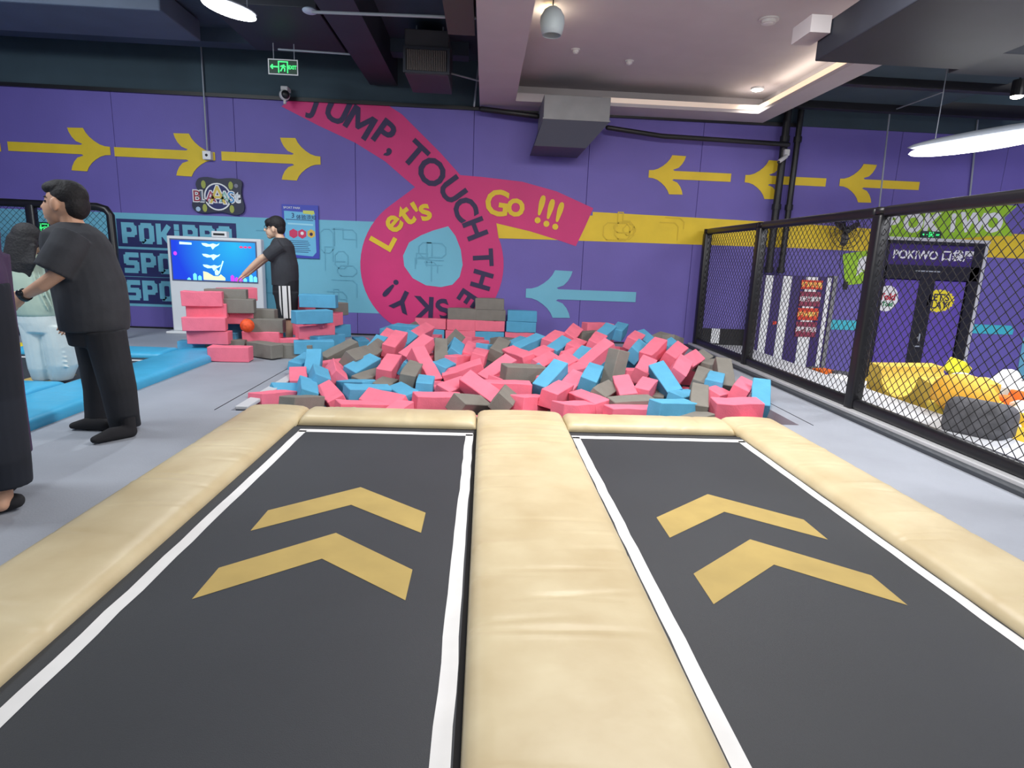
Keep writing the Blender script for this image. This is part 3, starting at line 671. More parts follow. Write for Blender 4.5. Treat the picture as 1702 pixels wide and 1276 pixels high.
# ================================================================ KIOSK
ky = 9.28; ka = ay(276,392,ky); kb = ay(430,397,ky)
kx0, kx1, kz = ka.x, kb.x+.03, 1.43
k = thing('screen_kiosk','white floor standing kiosk with a glowing blue game screen','kiosk',((kx0+kx1)/2,ky,0))
def kbx(x0,x1,z0,z1,y0,y1,bev=.0):
    bm = NB(); box(bm,(x0,y0,z0),(x1,y1,z1),bev); return bm
obj('cabinet', kbx(kx0,kx1,.03,kz,ky,ky+.14,.02), mat('white kiosk shell',(222,226,230),.4), k)
obj('base_plate', kbx(kx0-.06,kx1+.03,0,.03,ky-.10,ky+.22,.008), white, k)
sx0,sx1,sz0,sz1 = kx0+.065,kx1-.085,.80,kz-.06
obj('screen_bezel', kbx(sx0-.02,sx1+.02,sz0-.02,sz1+.02,ky-.006,ky), mat('grey bezel',(90,100,130),.4), k)
sm = bpy.data.materials.new('glowing game screen'); sm.use_nodes = True; nt = sm.node_tree; b = nt.nodes['Principled BSDF']
tc = nt.nodes.new('ShaderNodeTexCoord'); mp = nt.nodes.new('ShaderNodeMapping'); gr = nt.nodes.new('ShaderNodeTexGradient'); gr.gradient_type = 'SPHERICAL'
mp.inputs['Location'].default_value = (-(sx1-.3)*1.0, -ky, -(sz1-.05)); nt.links.new(tc.outputs['Object'], mp.inputs['Vector']); nt.links.new(mp.outputs['Vector'], gr.inputs['Vector'])
rp = nt.nodes.new('ShaderNodeValToRGB'); rp.color_ramp.elements[0].color = L((30,70,235)); rp.color_ramp.elements[1].color = L((40,190,250)); rp.color_ramp.elements[0].position=.15
nt.links.new(gr.outputs['Fac'], rp.inputs['Fac']); nt.links.new(rp.outputs['Color'], b.inputs['Emission Color']); b.inputs['Emission Strength'].default_value = 1.0; b.inputs['Base Color'].default_value = (0,0,0,1); b.inputs['Roughness'].default_value=.3
scr = obj('screen', kbx(sx0,sx1,sz0,sz1,ky-.010,ky-.006), sm, k)
wem = mat('screen white', (190,250,235), .5, emit=.9); pem = mat('screen magenta',(190,60,220),.5,emit=.8); cem = mat('screen cyan',(110,215,250),.5,emit=.8); yem = mat('screen cream',(225,240,170),.5,emit=.8); rem = mat('screen red',(225,50,110),.5,emit=.7)
def scp(pts, m_):
    q = [((px-283)/(421-283)*(sx1-sx0)+sx0, sz1-(py-397)/(474-397)*(sz1-sz0)) for px,py in pts]
    bm = flat(q, ky-.012); me = bpy.data.meshes.new('screen_shape'); bm.to_mesh(me); bm.free(); link('screen_shape', me, m_, k)
def blob(cx,cy,rx,ry,n=12): return [(cx+rx*math.cos(2*PI*i/n), cy+ry*math.sin(2*PI*i/n)) for i in range(n)]
for yy in (404,425,446):
    scp([(333,yy-3),(340,yy-3),(346,yy-1),(352,yy-3),(358,yy-1),(363,yy-4),(361,yy),(355,yy+4),(351,yy+9),(348,yy+3),(341,yy+4),(335,yy+1)], wem)
scp([(333,456),(340,458),(350,465),(358,465),(362,461),(369,468),(369,473),(333,473)], yem)
scp([(355,451),(359,455),(358,463),(353,463),(352,456)], wem); scp([(366,434),(368,435),(360,460),(358,460)], wem)
for x,m_,h in ((319,cem,14),(327,cem,10),(309,cem,5),(381,pem,13),(388,pem,9),(402,cem,8),(412,cem,15),(419,cem,12),(395,pem,11)): scp([(x-3,474),(x-3,474-h+3),(x,474-h),(x+3,474-h+3),(x+3,474)], m_)
scp([(297,400),(317,401),(317,405),(297,405)], wem); scp(blob(289,423,3,4), pem)
for x in (398,405,412): scp(blob(x,406,3,2), rem)
obj('camera_box', kbx(-4.02,-3.80,kz,kz+.09,ky,ky+.1,.01), white, k); obj('camera_slot', kbx(-3.99,-3.83,kz+.03,kz+.06,ky-.004,ky), blackm, k)
# ================================================================ SIGNS, POSTER
sg = thing('wall_sign','black wavy-edged sign with round emblem and coloured letters above the kiosk','sign',tuple(ay(362,325,WY-.04)))
pts = [(330,296),(345,294),(362,297),(378,296),(394,297),(402,303),(401,316),(402,328),(406,343),(403,354),(390,357),(372,353),(355,353),(340,354),(325,351),(319,341),(322,330),(328,318),(325,306)]
wp = [ay(x,y,WY-.05) for x,y in pts]; cpts = crom([(p.x,p.z) for p in wp],3)
bm = flat(cpts, WY-.05)
ret = bmesh.ops.extrude_face_region(bm, geom=bm.faces[:]); bmesh.ops.translate(bm, vec=(0,.035,0), verts=[v for v in ret['geom'] if isinstance(v,bmesh.types.BMVert)])
obj('sign_board', bm, mat('dark sign board',(38,42,66),.5), sg)
q = ay(362,327,WY-.052); 
def ring(cx,cz,r,wd,y,m_,name,par):
    bm = NB(); strokes(bm, [[(cx+r*math.cos(2*PI*i/32),cz+r*math.sin(2*PI*i/32)) for i in range(33)]], wd, y, .003); return obj(name,bm,m_,par)
disc(q.x,q.z,.185,.185,WY-.052,navyp,'emblem_disc',sg); ring(q.x,q.z,.19,.02,WY-.053,white,'emblem_ring',sg)
for ch,dx,dz,s,cm in (('B',-.30,-.0,.2,(150,44,70)),('L',-.205,0,.2,(110,120,140)),('A',-.10,.0,.2,(170,70,100)),('A',0,.03,.32,(214,190,90)),('A',.105,0,.2,(140,190,180)),('S',.20,0,.2,(60,140,200)),('t',.29,0,.19,(200,210,220))):
    text(ch, s*1.15, white, (q.x+dx,WY-.056,q.z+dz), sg, 'lettering', bold=.014); text(ch, s*1.15, mat('sign letter %d'%cm[0],cm,.5), (q.x+dx,WY-.0595,q.z+dz), sg, 'lettering', bold=.0)
for sxx in (-1,1):
    for szz in (-1,1): disc(q.x+sxx*.2,q.z+szz*.17,.035,.06,WY-.0545,mat('olive print',(160,168,80),.6),'emblem_curl',sg,10)
disc(q.x-.3,q.z-.19,.036,.036,WY-.054,mat('pale blue print',(170,196,220),.6),'emblem_dot',sg,8); disc(q.x+.28,q.z+.17,.03,.03,WY-.054,mat('grey print',(130,130,150),.6),'emblem_dot',sg,8)
po = thing('wall_poster','blue instruction poster with pink hexagons behind the boy head','poster',tuple(ay(500,385,WY-.03)))
A_,B_ = ay(468,339,WY-.03), ay(531,430,WY-.03)
X = lambda u: A_.x+u*(B_.x-A_.x); Z = lambda v: A_.z+v*(B_.z-A_.z)
obj('poster_sheet', kbx(X(0),X(1),Z(1),Z(0),WY-.03,WY-.012), mat('royal blue print',(60,72,180),.5), po)
def pp(pts,m_,name='poster_shape',lay=0): 
    bm = flat([(X(u),Z(v)) for u,v in pts], WY-.0315-.001*lay); me = bpy.data.meshes.new(name); bm.to_mesh(me); bm.free(); link(name, me, m_, po)
skyb = mat('sky blue print',(106,186,224),.5)
pp([(.06,.12),(.9,.14),(.92,.88),(.82,.96),(.06,.93)], skyb,'poster_field')
pp([(.58,.1),(.88,.1),(.9,.16),(.84,.17),(.83,.21),(.8,.17),(.58,.16)], mat('lime yellow print',(200,210,100),.5),lay=2)
def hexa(u,v,r): return [(u+r*math.cos(PI/3*i+PI/6), v+r*.7*math.sin(PI/3*i+PI/6)) for i in range(6)]
pk = mat('crimson print',(206,52,98),.5)
pp(hexa(.3,.54,.13),pk,lay=2); pp(hexa(.54,.54,.13),pk,lay=2); pp(hexa(.79,.53,.12),mat('amber print',(220,180,80),.5),lay=2); pp(hexa(.54,.53,.05),white,lay=3); pp(hexa(.79,.54,.05),navy,lay=3)
pp([(.1,.27),(.86,.28),(.86,.29),(.1,.28)],navyp,lay=2); pp([(.15,.34),(.85,.35),(.85,.38),(.15,.37)],mat('pale cyan print',(160,220,240),.5),lay=2)
for i in range(7): pp([(.18,.67+.035*i),(.7+.03*(i%3),.67+.035*i),(.7+.03*(i%3),.68+.035*i),(.18,.68+.035*i)], navyp, lay=2)
text('体验须知', .075, navyp, (X(.66),WY-.036,Z(.225)), po, 'lettering'); text('3', .1, navyp, (X(.3),WY-.036,Z(.2)), po, 'lettering'); text('SPORT PARK', .045, white, (X(.28),WY-.034,Z(.06)), po, 'lettering')
# exit signs
def exit_sign(px0,py0,px1,py1,Y,label,arrow_=True,hang=None,tilt=0):
    a = ay(px0,py0,Y); b = ay(px1,py1,Y); t = thing('exit_sign',label,'sign',((a.x+b.x)/2,Y,(a.z+b.z)/2),'green exit signs')
    cx,cz,w_,h = (a.x+b.x)/2,(a.z+b.z)/2,abs(b.x-a.x),abs(a.z-b.z)
    obj('sign_box', kbx(cx-w_/2,cx+w_/2,cz-h/2,cz+h/2,Y,Y+.03,.004), mat('dark green sign',(24,66,48),.4), t)
    bm = NB(); strokes(bm,[[(cx-w_/2,cz-h/2),(cx+w_/2,cz-h/2),(cx+w_/2,cz+h/2),(cx-w_/2,cz+h/2),(cx-w_/2,cz-h/2)]],.012 if arrow_ else .006,Y,.003); obj('sign_border', bm, white if arrow_ else blackm, t)
    ge = mat('green exit glow',(70,240,130),.5,emit=1.0); bm = NB()
    s = h*.36; y = Y-.001
    strokes(bm,[[(cx-s*.9,cz-s),(cx-s*.9,cz+s),(cx+s*.9,cz+s),(cx+s*.9,cz-s)]],s*.22,y,.004)
    strokes(bm,[[(cx+s*.2,cz+s*.45),(cx-s*.05,cz+s*.0),(cx+s*.35,cz-s*.3),(cx+s*.3,cz-s*.8)],[(cx-s*.05,cz),(cx-s*.5,cz-s*.8)],[(cx-s*.5,cz+s*.1),(cx+s*.05,cz+s*.3),(cx+s*.5,cz+s*.05)]],s*.22,y,.005)
    obj('running_figure', bm, ge, t); bm = NB()
    strokes(bm,[[(cx-w_*.2,cz),(cx-w_*.42,cz)],[(cx-w_*.36,cz+h*.14),(cx-w_*.42,cz),(cx-w_*.36,cz-h*.14)]],h*.09,y,.004); obj('arrow_mark', bm, ge, t)
    text('EXIT', h*.36, ge, (cx+w_*.33,Y-.006,cz), t, 'lettering', bold=h*.01, sx=.8)
    return t
ex = exit_sign(446,98,495,125,8.5,'green and white framed exit sign hanging from the dark ceiling')
e = ex.location
bm = NB(); cyl(bm,(e.x-.12,8.515,e.z+.08),(e.x-.12,8.515,4.1),.006); cyl(bm,(e.x+.14,8.515,e.z+.08),(e.x+.14,8.515,4.1),.006); obj('hanging_rod', bm, conduit, ex)
exit_sign(1532,384,1563,396,WY-.045,'small green exit sign above the purple headed glass door',False)
exit_sign(61,369,88,389,WY-.04,'small green exit sign on the teal wall beside the long haired person',False)
# ================================================================ CEILING FITTINGS
def single(name, bm, m_, label, cat, group=None, smooth=False): return tag(obj(name,bm,m_,None,smooth),label,cat,group)
# air handler box and hood
t = thing('air_vent_unit','grey sheet metal air duct box with dark hood below the tray ceiling','air unit',tuple(ay(955,190,8.66)))
Ya = 8.66; a = ay(905,156,Ya); b = ay(1013,203,Ya)
bm = NB(); box(bm,(a.x,Ya,b.z),(b.x,Ya+.9,a.z),.008); obj('duct_box', bm, galv, t)
bm = NB(); z0 = b.z; lo = ay(893,243,Ya+.15).z
top = [(a.x,Ya+.0,z0),(b.x,Ya+.0,z0),(b.x,Ya+.9,z0),(a.x,Ya+.9,z0)]; bot = [(a.x-.10,Ya+.12,lo),(b.x-.28,Ya+.12,lo),(b.x-.28,Ya+.95,lo),(a.x-.10,Ya+.95,lo)]
v = [bm.verts.new(p) for p in top+bot]
for f in ((0,1,2,3),(4,5,6,7),(0,1,5,4),(1,2,6,5),(2,3,7,6),(3,0,4,7)): bm.faces.new([v[i] for i in f])
obj('hood', bm, mat('dark grey hood',(60,64,80),.5), t)
bm = NB(); box(bm,(a.x-.01,Ya-.01,z0),(b.x+.01,Ya+.01,z0+.015)); obj('flange', bm, galv, t)
# pendant lamp
p = ay(918,36,6.5); t = thing('pendant_lamp','small white egg-shaped pendant lamp under the tray ceiling','lamp',tuple(p))
bm = NB(); n = 24; prof = [(.0,.135),(.045,.128),(.085,.10),(.118,.04),(.122,-.01),(.112,-.07),(.095,-.125),(.088,-.125),(.10,-.06),(.05,-.04),(0,-.04)]
rings = []
for r_,z_ in prof: rings.append([bm.verts.new((p.x+r_*math.cos(2*PI*i/n),p.y+r_*math.sin(2*PI*i/n),p.z+z_)) for i in range(n)])
for r0,r1 in zip(rings,rings[1:]):
    for j in range(n): bm.faces.new((r0[j],r0[(j+1)%n],r1[(j+1)%n],r1[j]))
bmesh.ops.remove_doubles(bm, verts=bm.verts, dist=1e-5); obj('lamp_shade', bm, mat('pale lamp shade',(168,180,184),.5), t, True)
bm = NB(); cyl(bm,(p.x,p.y,p.z+.13),(p.x,p.y,3.80),.006); obj('cord', bm, blackm, t)
bm = NB(); ell(bm,(p.x-.03,p.y+.15,3.765),(.05,.05,.03)); obj('bulb', bm, mat('warm bulb',(255,220,160),.5,emit=3), t)
pl = bpy.data.lights.new('pendant_glow','POINT'); pl.energy = 4; pl.color=(1,.85,.6); pl.shadow_soft_size=.05; o = bpy.data.objects.new('pendant_glow',pl); COL.objects.link(o); o.location=(p.x-.03,p.y+.3,3.68)
def smoke(px,py,z,label,r=.055):
    p = az(px,py,z); bm = NB(); cyl(bm,(p.x,p.y,z-.012),(p.x,p.y,z),r,20); cyl(bm,(p.x,p.y,z-.04),(p.x,p.y,z-.012),r*.7,20); ell(bm,(p.x,p.y,z-.04),(r*.5,r*.5,.012))
    single('smoke_detector', bm, mat('off white plastic',(205,205,205),.5), label, 'detector', 'detectors on the tray ceiling')
smoke(957,82,3.8,'round white detector on the tray ceiling nearer the pendant lamp'); smoke(1046,101,3.8,'round white detector on the tray ceiling right of the air unit'); smoke(1278,32,3.8,'wide round ceiling speaker near the dark duct',.10)
p = az(1259,146,3.8); t = thing('downlight','bright recessed warm downlight in the tray ceiling','lamp',(p.x,p.y,3.8))
bm = NB(); cyl(bm,(p.x,p.y,3.775),(p.x,p.y,3.8),.09,24); obj('rim', bm, white, t); bm = NB(); cyl(bm,(p.x,p.y,3.765),(p.x,p.y,3.775),.065,24); obj('lens', bm, mat('downlight glow',(255,240,215),.5,emit=25), t)
def spot(name, loc, e, col, size=2.2, rot=(0,0,0)):
    d = bpy.data.lights.new(name,'SPOT'); d.energy = e; d.color = col; d.spot_size = size; d.spot_blend = .6; d.shadow_soft_size=.08
    o = bpy.data.objects.new(name,d); COL.objects.link(o); o.location = loc; o.rotation_euler = rot
spot('downlight_beam',(p.x,p.y,3.74),60,(1,.93,.82))
# glowing lamps
glow = mat('lamp glow',(255,255,255),.5,emit=12)
def oval(name,A_,B_,wd,th,label,m_,group):
    t = thing(name,label,'lamp',tuple((A_+B_)/2),group); d = B_-A_; c = (A_+B_)/2; a = math.atan2(d.y,d.x); L_ = d.length/2; TL = Matrix.Rotation(a,4,'Z')@Matrix.Rotation(-math.asin(d.z/d.length),4,'Y')
    bm = NB(); e = bmesh.new(); bmesh.ops.create_uvsphere(e,u_segments=32,v_segments=12,radius=1)
    merge(bm,e,Matrix.Translation(c)@TL@Matrix.Diagonal((L_,wd,th,1))); obj('diffuser',bm,m_,t,True)
    bm = NB(); e = bmesh.new(); bmesh.ops.create_uvsphere(e,u_segments=32,v_segments=8,radius=1)
    merge(bm,e,Matrix.Translation(c+Vector((0,0,th*.8)))@TL@Matrix.Diagonal((L_*1.03,wd*1.05,th*.7,1))); obj('housing',bm,conduit,t,True)
    for s in (-.5,.5):
        q_ = c+d*s*.7; bm = NB(); cyl(bm,q_,Vector((q_.x,q_.y,4.12)),.005); obj('cord',bm,conduit,t)
    return t
oval('ceiling_lamp',az(336,-2,3.62),az(424,34,3.62),.14,.045,'glowing white oval lamp high on the left by the exit sign',glow,'oval ceiling lamps')
A_ = az(1512,257,2.62); B_ = az(1760,212,2.62)
A_ = ay(1510,256,6.4); B_ = ay(1800,212,4.9); A_.z = B_.z = (A_.z+B_.z)/2
oval('ceiling_lamp',ay(1510,256,6.6),ay(1800,210,6.2),.20,.085,'long glowing white lamp at the upper right above the fence',glow,'oval ceiling lamps')
p = ay(1690,160,7.5); bm = NB(); cyl(bm,(p.x,p.y,p.z),(p.x,p.y,p.z+.18),.07,16); t = thing('spot_lamp','black cylinder spot lamp glowing at the far upper right','lamp',tuple(p)); obj('housing',bm,blackm,t)
bm = NB(); ell(bm,(p.x,p.y,p.z),(.065,.065,.03)); obj('lens',bm,MATS['downlight glow'],t); bm = NB(); cyl(bm,(p.x,p.y,p.z+.18),(p.x,p.y,4.12),.01); obj('stem',bm,blackm,t)
spot('right_beam',(5.6,6.4,2.55),170,(.97,.98,1),2.4); spot('left_beam',(-2.6,6.8,3.5),150,(.92,.97,1),2.5)
p = ay(515,18,7.2); bm = NB(); ell(bm,p,(.08,.08,.03)); single('small_lamp', bm, mat('dim lamp',(190,205,225),.5), 'small pale unlit disc lamp left of the tray ceiling', 'lamp', None, True)
# large dark ducts
def duct(name, pts, label, m_=duct_m): 
    bm = NB(); box(bm, pts[0], pts[1], .01); return single(name, bm, m_, label, 'duct')
duct('air_duct', ((2.95,2.6,3.16),(4.35,5.85,3.44)), 'big dark rectangular duct crossing the right of the tray ceiling')
duct('air_duct', ((4.4,5.5,3.2),(7.8,6.1,3.5)), 'dark duct running right below the ceiling at the upper right')
duct('air_duct', ((4.9,3.3,3.35),(6.4,4.7,3.60)), 'dark duct box at the top right corner of the view')
p = az(1345,70,3.45); bm = NB(); box(bm,(2.76,5.62,3.32),(2.94,5.95,3.46)); single('duct_collar',bm,plaster,'pale plaster box beside the big dark duct','duct')
bm = NB(); box(bm,(-3.1,7.3,3.86),(-1.9,8.85,4.10),.01); single('air_duct',bm,duct_m,'dark flat duct behind the hanging exit sign','duct')
bm = NB(); box(bm,(-7.5,7.6,3.85),(-3.7,8.6,4.1),.02); single('air_duct',bm,mat('blue grey duct',(86,98,118),.6,.1,2),'wide blue grey duct along the upper left','duct')
t = thing('air_vent_unit','dark duct outlet with a slatted grille left of the tray ceiling','air unit',(-.8,8.2,3.6))
g0 = ay(672,88,8.0); g1 = ay(745,122,8.0)
bm = NB(); box(bm,(g0.x,8.02,g1.z-.02),(g1.x,8.9,g0.z+.28),.01); obj('duct_box',bm,mat('dark brown grey metal',(60,60,66),.6),t)
bm = NB(); cyl(bm,(g0.x+.1,8.4,g0.z+.28),(g0.x+.1,8.4,4.12),.008); cyl(bm,(g1.x-.1,8.4,g0.z+.28),(g1.x-.1,8.4,4.12),.008); obj('hanging_rod',bm,conduit,t)
nsl = 22
for i in range(nsl):
    x = g0.x+.04+(g1.x-g0.x-.08)*i/(nsl-1); bm = NB(); box(bm,(x-.005,8.0,g1.z+.02),(x+.005,8.03,g1.z+.25)); obj('slat',bm,mat('grille slat',(104,96,92),.6),t)
bm = NB(); strokes(bm,[[(g0.x,g1.z),(g1.x,g1.z),(g1.x,g1.z+.27),(g0.x,g1.z+.27),(g0.x,g1.z)]],.03,8.02,.02); obj('grille_frame',bm,duct_m,t)
bm = NB(); box(bm,(-.45,5.6,3.55),(-.17,6.9,3.85)); single('duct_box',bm,mat('olive duct',(74,74,66),.6),'olive grey duct box touching the tray ceiling edge','duct')
# conduits
def pipe(pts, r, label, m_=conduit, name='conduit_pipe', group='thin grey conduits'):
    bm = NB(); tube(bm, pts, [r]*len(pts), n=8); return single(name,bm,m_,label,'pipe',group,True)
a = ay(334,85,9.62); b = ay(344,258,9.62); t = thing('wall_outlet','white box at the end of a thin conduit over a yellow arrow','outlet',tuple(b))
bm = NB(); tube(bm,[Vector((b.x,9.64,b.z)),Vector((b.x,9.64,4.1))],[.012,.012],n=8); obj('conduit',bm,conduit,t,True)
obj('socket_box', kbx(b.x-.06,b.x+.06,b.z-.06,b.z+.06,9.60,9.69,.006), white, t); bm = NB(); ell(bm,(b.x,9.60,b.z),(.02,.01,.02)); obj('socket_hole',bm,blackm,t)
pipe([ay(463,82,8.3),ay(610,92,8.3)],.012,'horizontal conduit just above the hanging exit sign')
pipe([ay(735,118,8.6),ay(795,134,8.6)],.012,'short sloping conduit left of the tray ceiling')
pipe([ay(797,95,9.3),ay(788,176,9.3)],.014,'upright conduit against the left edge of the tray ceiling')
pipe([ay(520,20,6.5),ay(790,30,6.5)],.015,'long conduit near the top of the view beside the tray ceiling')
pipe([ay(1479,185,9.4),ay(1462,338,9.4),ay(1455,420,9.4)],.012,'upright conduit over the third right hand arrow')
pipe([ay(1625,200,9.66),ay(1610,345,9.66)],.014,'upright conduit below the long glowing lamp')
pipe([ay(1479,185,9.4),ay(1575,150,8.2)],.010,'sloping conduit under the dark boards at the upper right')
# cameras
def cctv(px,py,Y,label,dome):
    p = ay(px,py,Y); t = thing('security_camera',label,'camera',tuple(p)); off = mat('off white plastic',(205,205,205),.5)
    if dome:
        bm = NB(); box(bm,(p.x-.05,Y-.02,p.z+.06),(p.x+.05,Y+.15,p.z+.12),.01); obj('bracket',bm,off,t)
        bm = NB(); ell(bm,p,(.075,.075,.075)); obj('shell',bm,off,t,True); bm = NB(); ell(bm,p+Vector((.02,-.03,0)),(.06,.06,.06)); obj('lens',bm,blackm,t,True)
        bm = NB(); cyl(bm,p+Vector((0,0,-.07)),p+Vector((0,0,-.12)),.02); obj('antenna',bm,off,t)
    else:
        obj('bracket',kbx(p.x-.02,p.x+.06,p.z-.0,p.z+.09,Y,Y+.06,.006),off,t); bm = NB(); tube(bm,[p+Vector((-.12,-.08,-.10)),p+Vector((0,-.02,-.02))],[.03,.03]); obj('shell',bm,off,t,True)
        bm = NB(); ell(bm,p+Vector((-.145,-.10,-.12)),(.022,.022,.022)); obj('lens',bm,blackm,t,True)
cctv(473,158,9.5,'round white security camera below the hanging exit sign',True); cctv(1306,258,9.47,'small white security camera beside the black wall pipes',False)
# wall fan
p = ay(1408,383,9.35); t = thing('wall_fan','black wall-mounted fan seen through the net over the yellow band','fan',tuple(p))
for r_ in (.27,.2,.13,.07):
    bm = NB(); cs = [p+Vector((r_*math.cos(2*PI*i/24),-.03*(1-r_/.27),r_*math.sin(2*PI*i/24))) for i in range(25)]; tube(bm,cs,[.005]*25,n=5,cap=False,ref=Vector((0,1,0))); obj('guard_ring',bm,blackm,t,True)
bm = NB()
for i in range(16): cyl(bm,p,p+Vector((.27*math.cos(PI*i/8),0,.27*math.sin(PI*i/8))),.003,5)
obj('guard_spokes',bm,blackm,t)
bm = NB(); ell(bm,p+Vector((0,.02,0)),(.06,.08,.06)); obj('hub',bm,blackm,t,True)
for i in range(3):
    a = 2*PI*i/3+.5; bm = NB(); e_ = bmesh.new(); bmesh.ops.create_uvsphere(e_,u_segments=16,v_segments=8,radius=1); merge(bm,e_,Matrix.Translation(p+Vector((.13*math.cos(a),.03,.13*math.sin(a))))@Matrix.Rotation(-a,4,'Y')@Matrix.Rotation(.4,4,'X')@Matrix.Diagonal((.11,.008,.055,1))); obj('blade',bm,mat('dark blade',(48,40,44),.4),t,True)
bm = NB(); tube(bm,[p+Vector((0,.1,0)),p+Vector((.05,.2,.12)),p+Vector((.12,.33,.12))],[.03,.03,.04]); obj('arm',bm,blackm,t,True)
bm = NB(); q = p+Vector((0,.05,-.1)); e2 = ay(1405,474,9.4); tube(bm,[q,Vector((q.x+.02,9.45,1.4)),e2],[.006]*3,n=6); obj('cord',bm,blackm,t); obj('switch_box',kbx(e2.x-.03,e2.x+.03,e2.z-.07,e2.z+.06,9.38,9.42,.005),blackm,t)
# ================================================================ SOFT BLOCKS RIGHT OF THE FENCE
yf = mat('yellow foam',(226,188,52),.85,.08,5,.3,60); yf2 = mat('pale yellow foam',(222,200,84),.85,.08,5,.3,60); of_ = mat('orange yellow fabric',(236,176,54),.7,.08,4,.5,12); wf = mat('white foam',(228,228,226),.8,.04,6,.3,50); gf = mat('charcoal brick foam',(84,84,88),.85,.3,14,.5,20); orf = mat('orange foam',(226,110,36),.85)
def soft(name,bm,m_,label,cat='soft block',group=None,smooth=False): return single(name,bm,m_,label,cat,group,smooth)
# arched yellow block: U notch profile
def ublock(c0,u,dep,W_,H_,r,z0):
    bm = NB(); pr = [(0,0),(W_,0),(W_,H_*.92)]+[(W_/2+r*math.cos(PI*i/14*1.0), H_*.98-r*.95*math.sin(PI*i/14)) for i in range(15)]+[(0,H_)]
    pr = [(a,b_) for a,b_ in pr]; P0 = [bm.verts.new(Vector(c0)+u*a+Vector((0,0,z0+b_))) for a,b_ in pr]; P1 = [bm.verts.new(Vector(c0)+dep+u*a+Vector((0,0,z0+b_))) for a,b_ in pr]
    loops = [[Vector((a,b_,0)) for a,b_ in pr]]
    for tri in geometry.tessellate_polygon(loops):
        bm.faces.new([P0[i] for i in tri]); bm.faces.new([P1[i] for i in tri])
    n = len(pr)
    for i in range(n): bm.faces.new((P0[i],P0[(i+1)%n],P1[(i+1)%n],P1[i]))
    return bm
u = Vector((-.02,-1,0)).normalized(); u = Vector((.0,-1,0))
soft('arched_block', ublock((4.40,6.55,0),u,Vector((.80,.10,0)),.98,.62,.29,-.32), mat('shaded yellow foam',(206,174,70),.85,.1,5,.3,60), 'big yellow foam block with a rounded notch in its top')  # yellow foam darkened, shade of the notched face put into its colour
bm = NB(); box(bm,(4.36,4.98,-.4),(4.85,5.56,.10),.02); soft('yellow_block',bm,yf2,'low flat yellow block in front of the notched yellow block')
bm = NB(); ell(bm,(0,0,0),(.27,.21,.19)); 
for v_ in bm.verts: v_.co.z *= 1-.5*max(0,v_.co.x/.36)**2
bmesh.ops.transform(bm, matrix=Matrix.Translation(ay(1603,656,5.25))@Matrix.Rotation(-.5,4,'Z')@Matrix.Rotation(.15,4,'Y'), verts=bm.verts)
soft('orange_cushion',bm,of_,'plump orange yellow cushion resting on the yellow blocks','cushion',None,True)
p = ay(1629,698,4.66); bm = NB(); box(bm,(-.24,-.22,-.165),(.24,.22,.165),.09,4); bmesh.ops.transform(bm,matrix=Matrix.Translation(p)@Matrix.Rotation(.6,4,'Z')@Matrix.Rotation(.18,4,'Y'),verts=bm.verts)
soft('brick_cushion',bm,gf,'dark grey brick-patterned soft block beside the orange cushion','soft block',None,True)
p0 = ay(1640,660,6.0); p1 = ay(1676,630,6.3); bm = NB(); tube(bm,[p0,p1],[.11,.12],n=12); soft('white_bolster',bm,wf,'white bolster leaning up at the back of the soft block heap','soft block',None,True)
bm = NB(); tube(bm,[ay(1512,618,8.3),ay(1552,628,7.9)],[.13,.14],n=12); soft('yellow_bolster',bm,mat('butter foam',(240,214,120),.85),'yellow bolster lying behind the notched yellow block','soft block',None,True)
p = ay(1591,612,7.4); bm = NB(); box(bm,(-.11,-.1,-.09),(.11,.1,.09),.01); bmesh.ops.transform(bm,matrix=Matrix.Translation(p)@Matrix.Rotation(.5,4,'Y')@Matrix.Rotation(.4,4,'Z'),verts=bm.verts); soft('yellow_block',bm,mat('lemon foam',(230,222,50),.8),'small lemon yellow block tilted by the glass door')
bm = NB(); ell(bm,ay(1598,628,7.1),(.13,.12,.07)); soft('white_cushion',bm,wf,'small white cushion below the lemon yellow block','cushion',None,True)
t = thing('lattice_block','white lattice block with black square holes at the back of the heap','soft block',tuple(ay(1650,638,7.6)))
for i in range(5):
    q = ay(1615+i*19,634+i*.7,7.6); bm = NB(); strokes(bm,[[(q.x-.06,q.z-.05),(q.x+.06,q.z-.05),(q.x+.06,q.z+.05),(q.x-.06,q.z+.05),(q.x-.06,q.z-.05)]],.03,7.6,.15); obj('cell_frame',bm,wf,t); obj('cell_hole',kbx(q.x-.05,q.x+.05,q.z-.04,q.z+.04,7.60,7.62),blackm,t)
obj('lower_bar',kbx(ay(1606,655,7.6).x,ay(1702,655,7.6).x,ay(1650,668,7.6).z,ay(1650,648,7.6).z,7.45,7.7),mat('dark grey block',(70,72,76),.7),t)
p = ay(1367,623,8.5); bm = NB(); box(bm,(-.11,-.1,-.09),(.11,.1,.09),.01); bmesh.ops.transform(bm,matrix=Matrix.Translation(p)@Matrix.Rotation(.25,4,'Z'),verts=bm.verts); soft('orange_block',bm,orf,'small orange block under the striped notice board')
rnd = random.Random(11)
SB = [('white',wf,1392,634,7.9,.16),('grey',gf,1402,628,8.2,.15),('white',wf,1438,655,7.3,.13),('white',wf,1432,642,7.8,.12),('grey',gf,1345,617,8.8,.11),('white',wf,1690,650,5.9,.13),('orange',orf,1696,662,5.6,.10),('yellow',yf,1662,690,5.25,.14),
('white',wf,1692,705,5.1,.20),('orange',orf,1655,668,5.5,.12),('yellow',yf,1692,738,4.6,.14),('white',wf,1650,752,4.5,.10),('white',wf,1668,722,4.8,.13),('yellow',yf,1655,735,4.6,.12),('white',wf,1694,682,5.35,.13),('white',wf,1645,720,5.0,.11),('yellow',yf,1702,700,4.9,.12)]
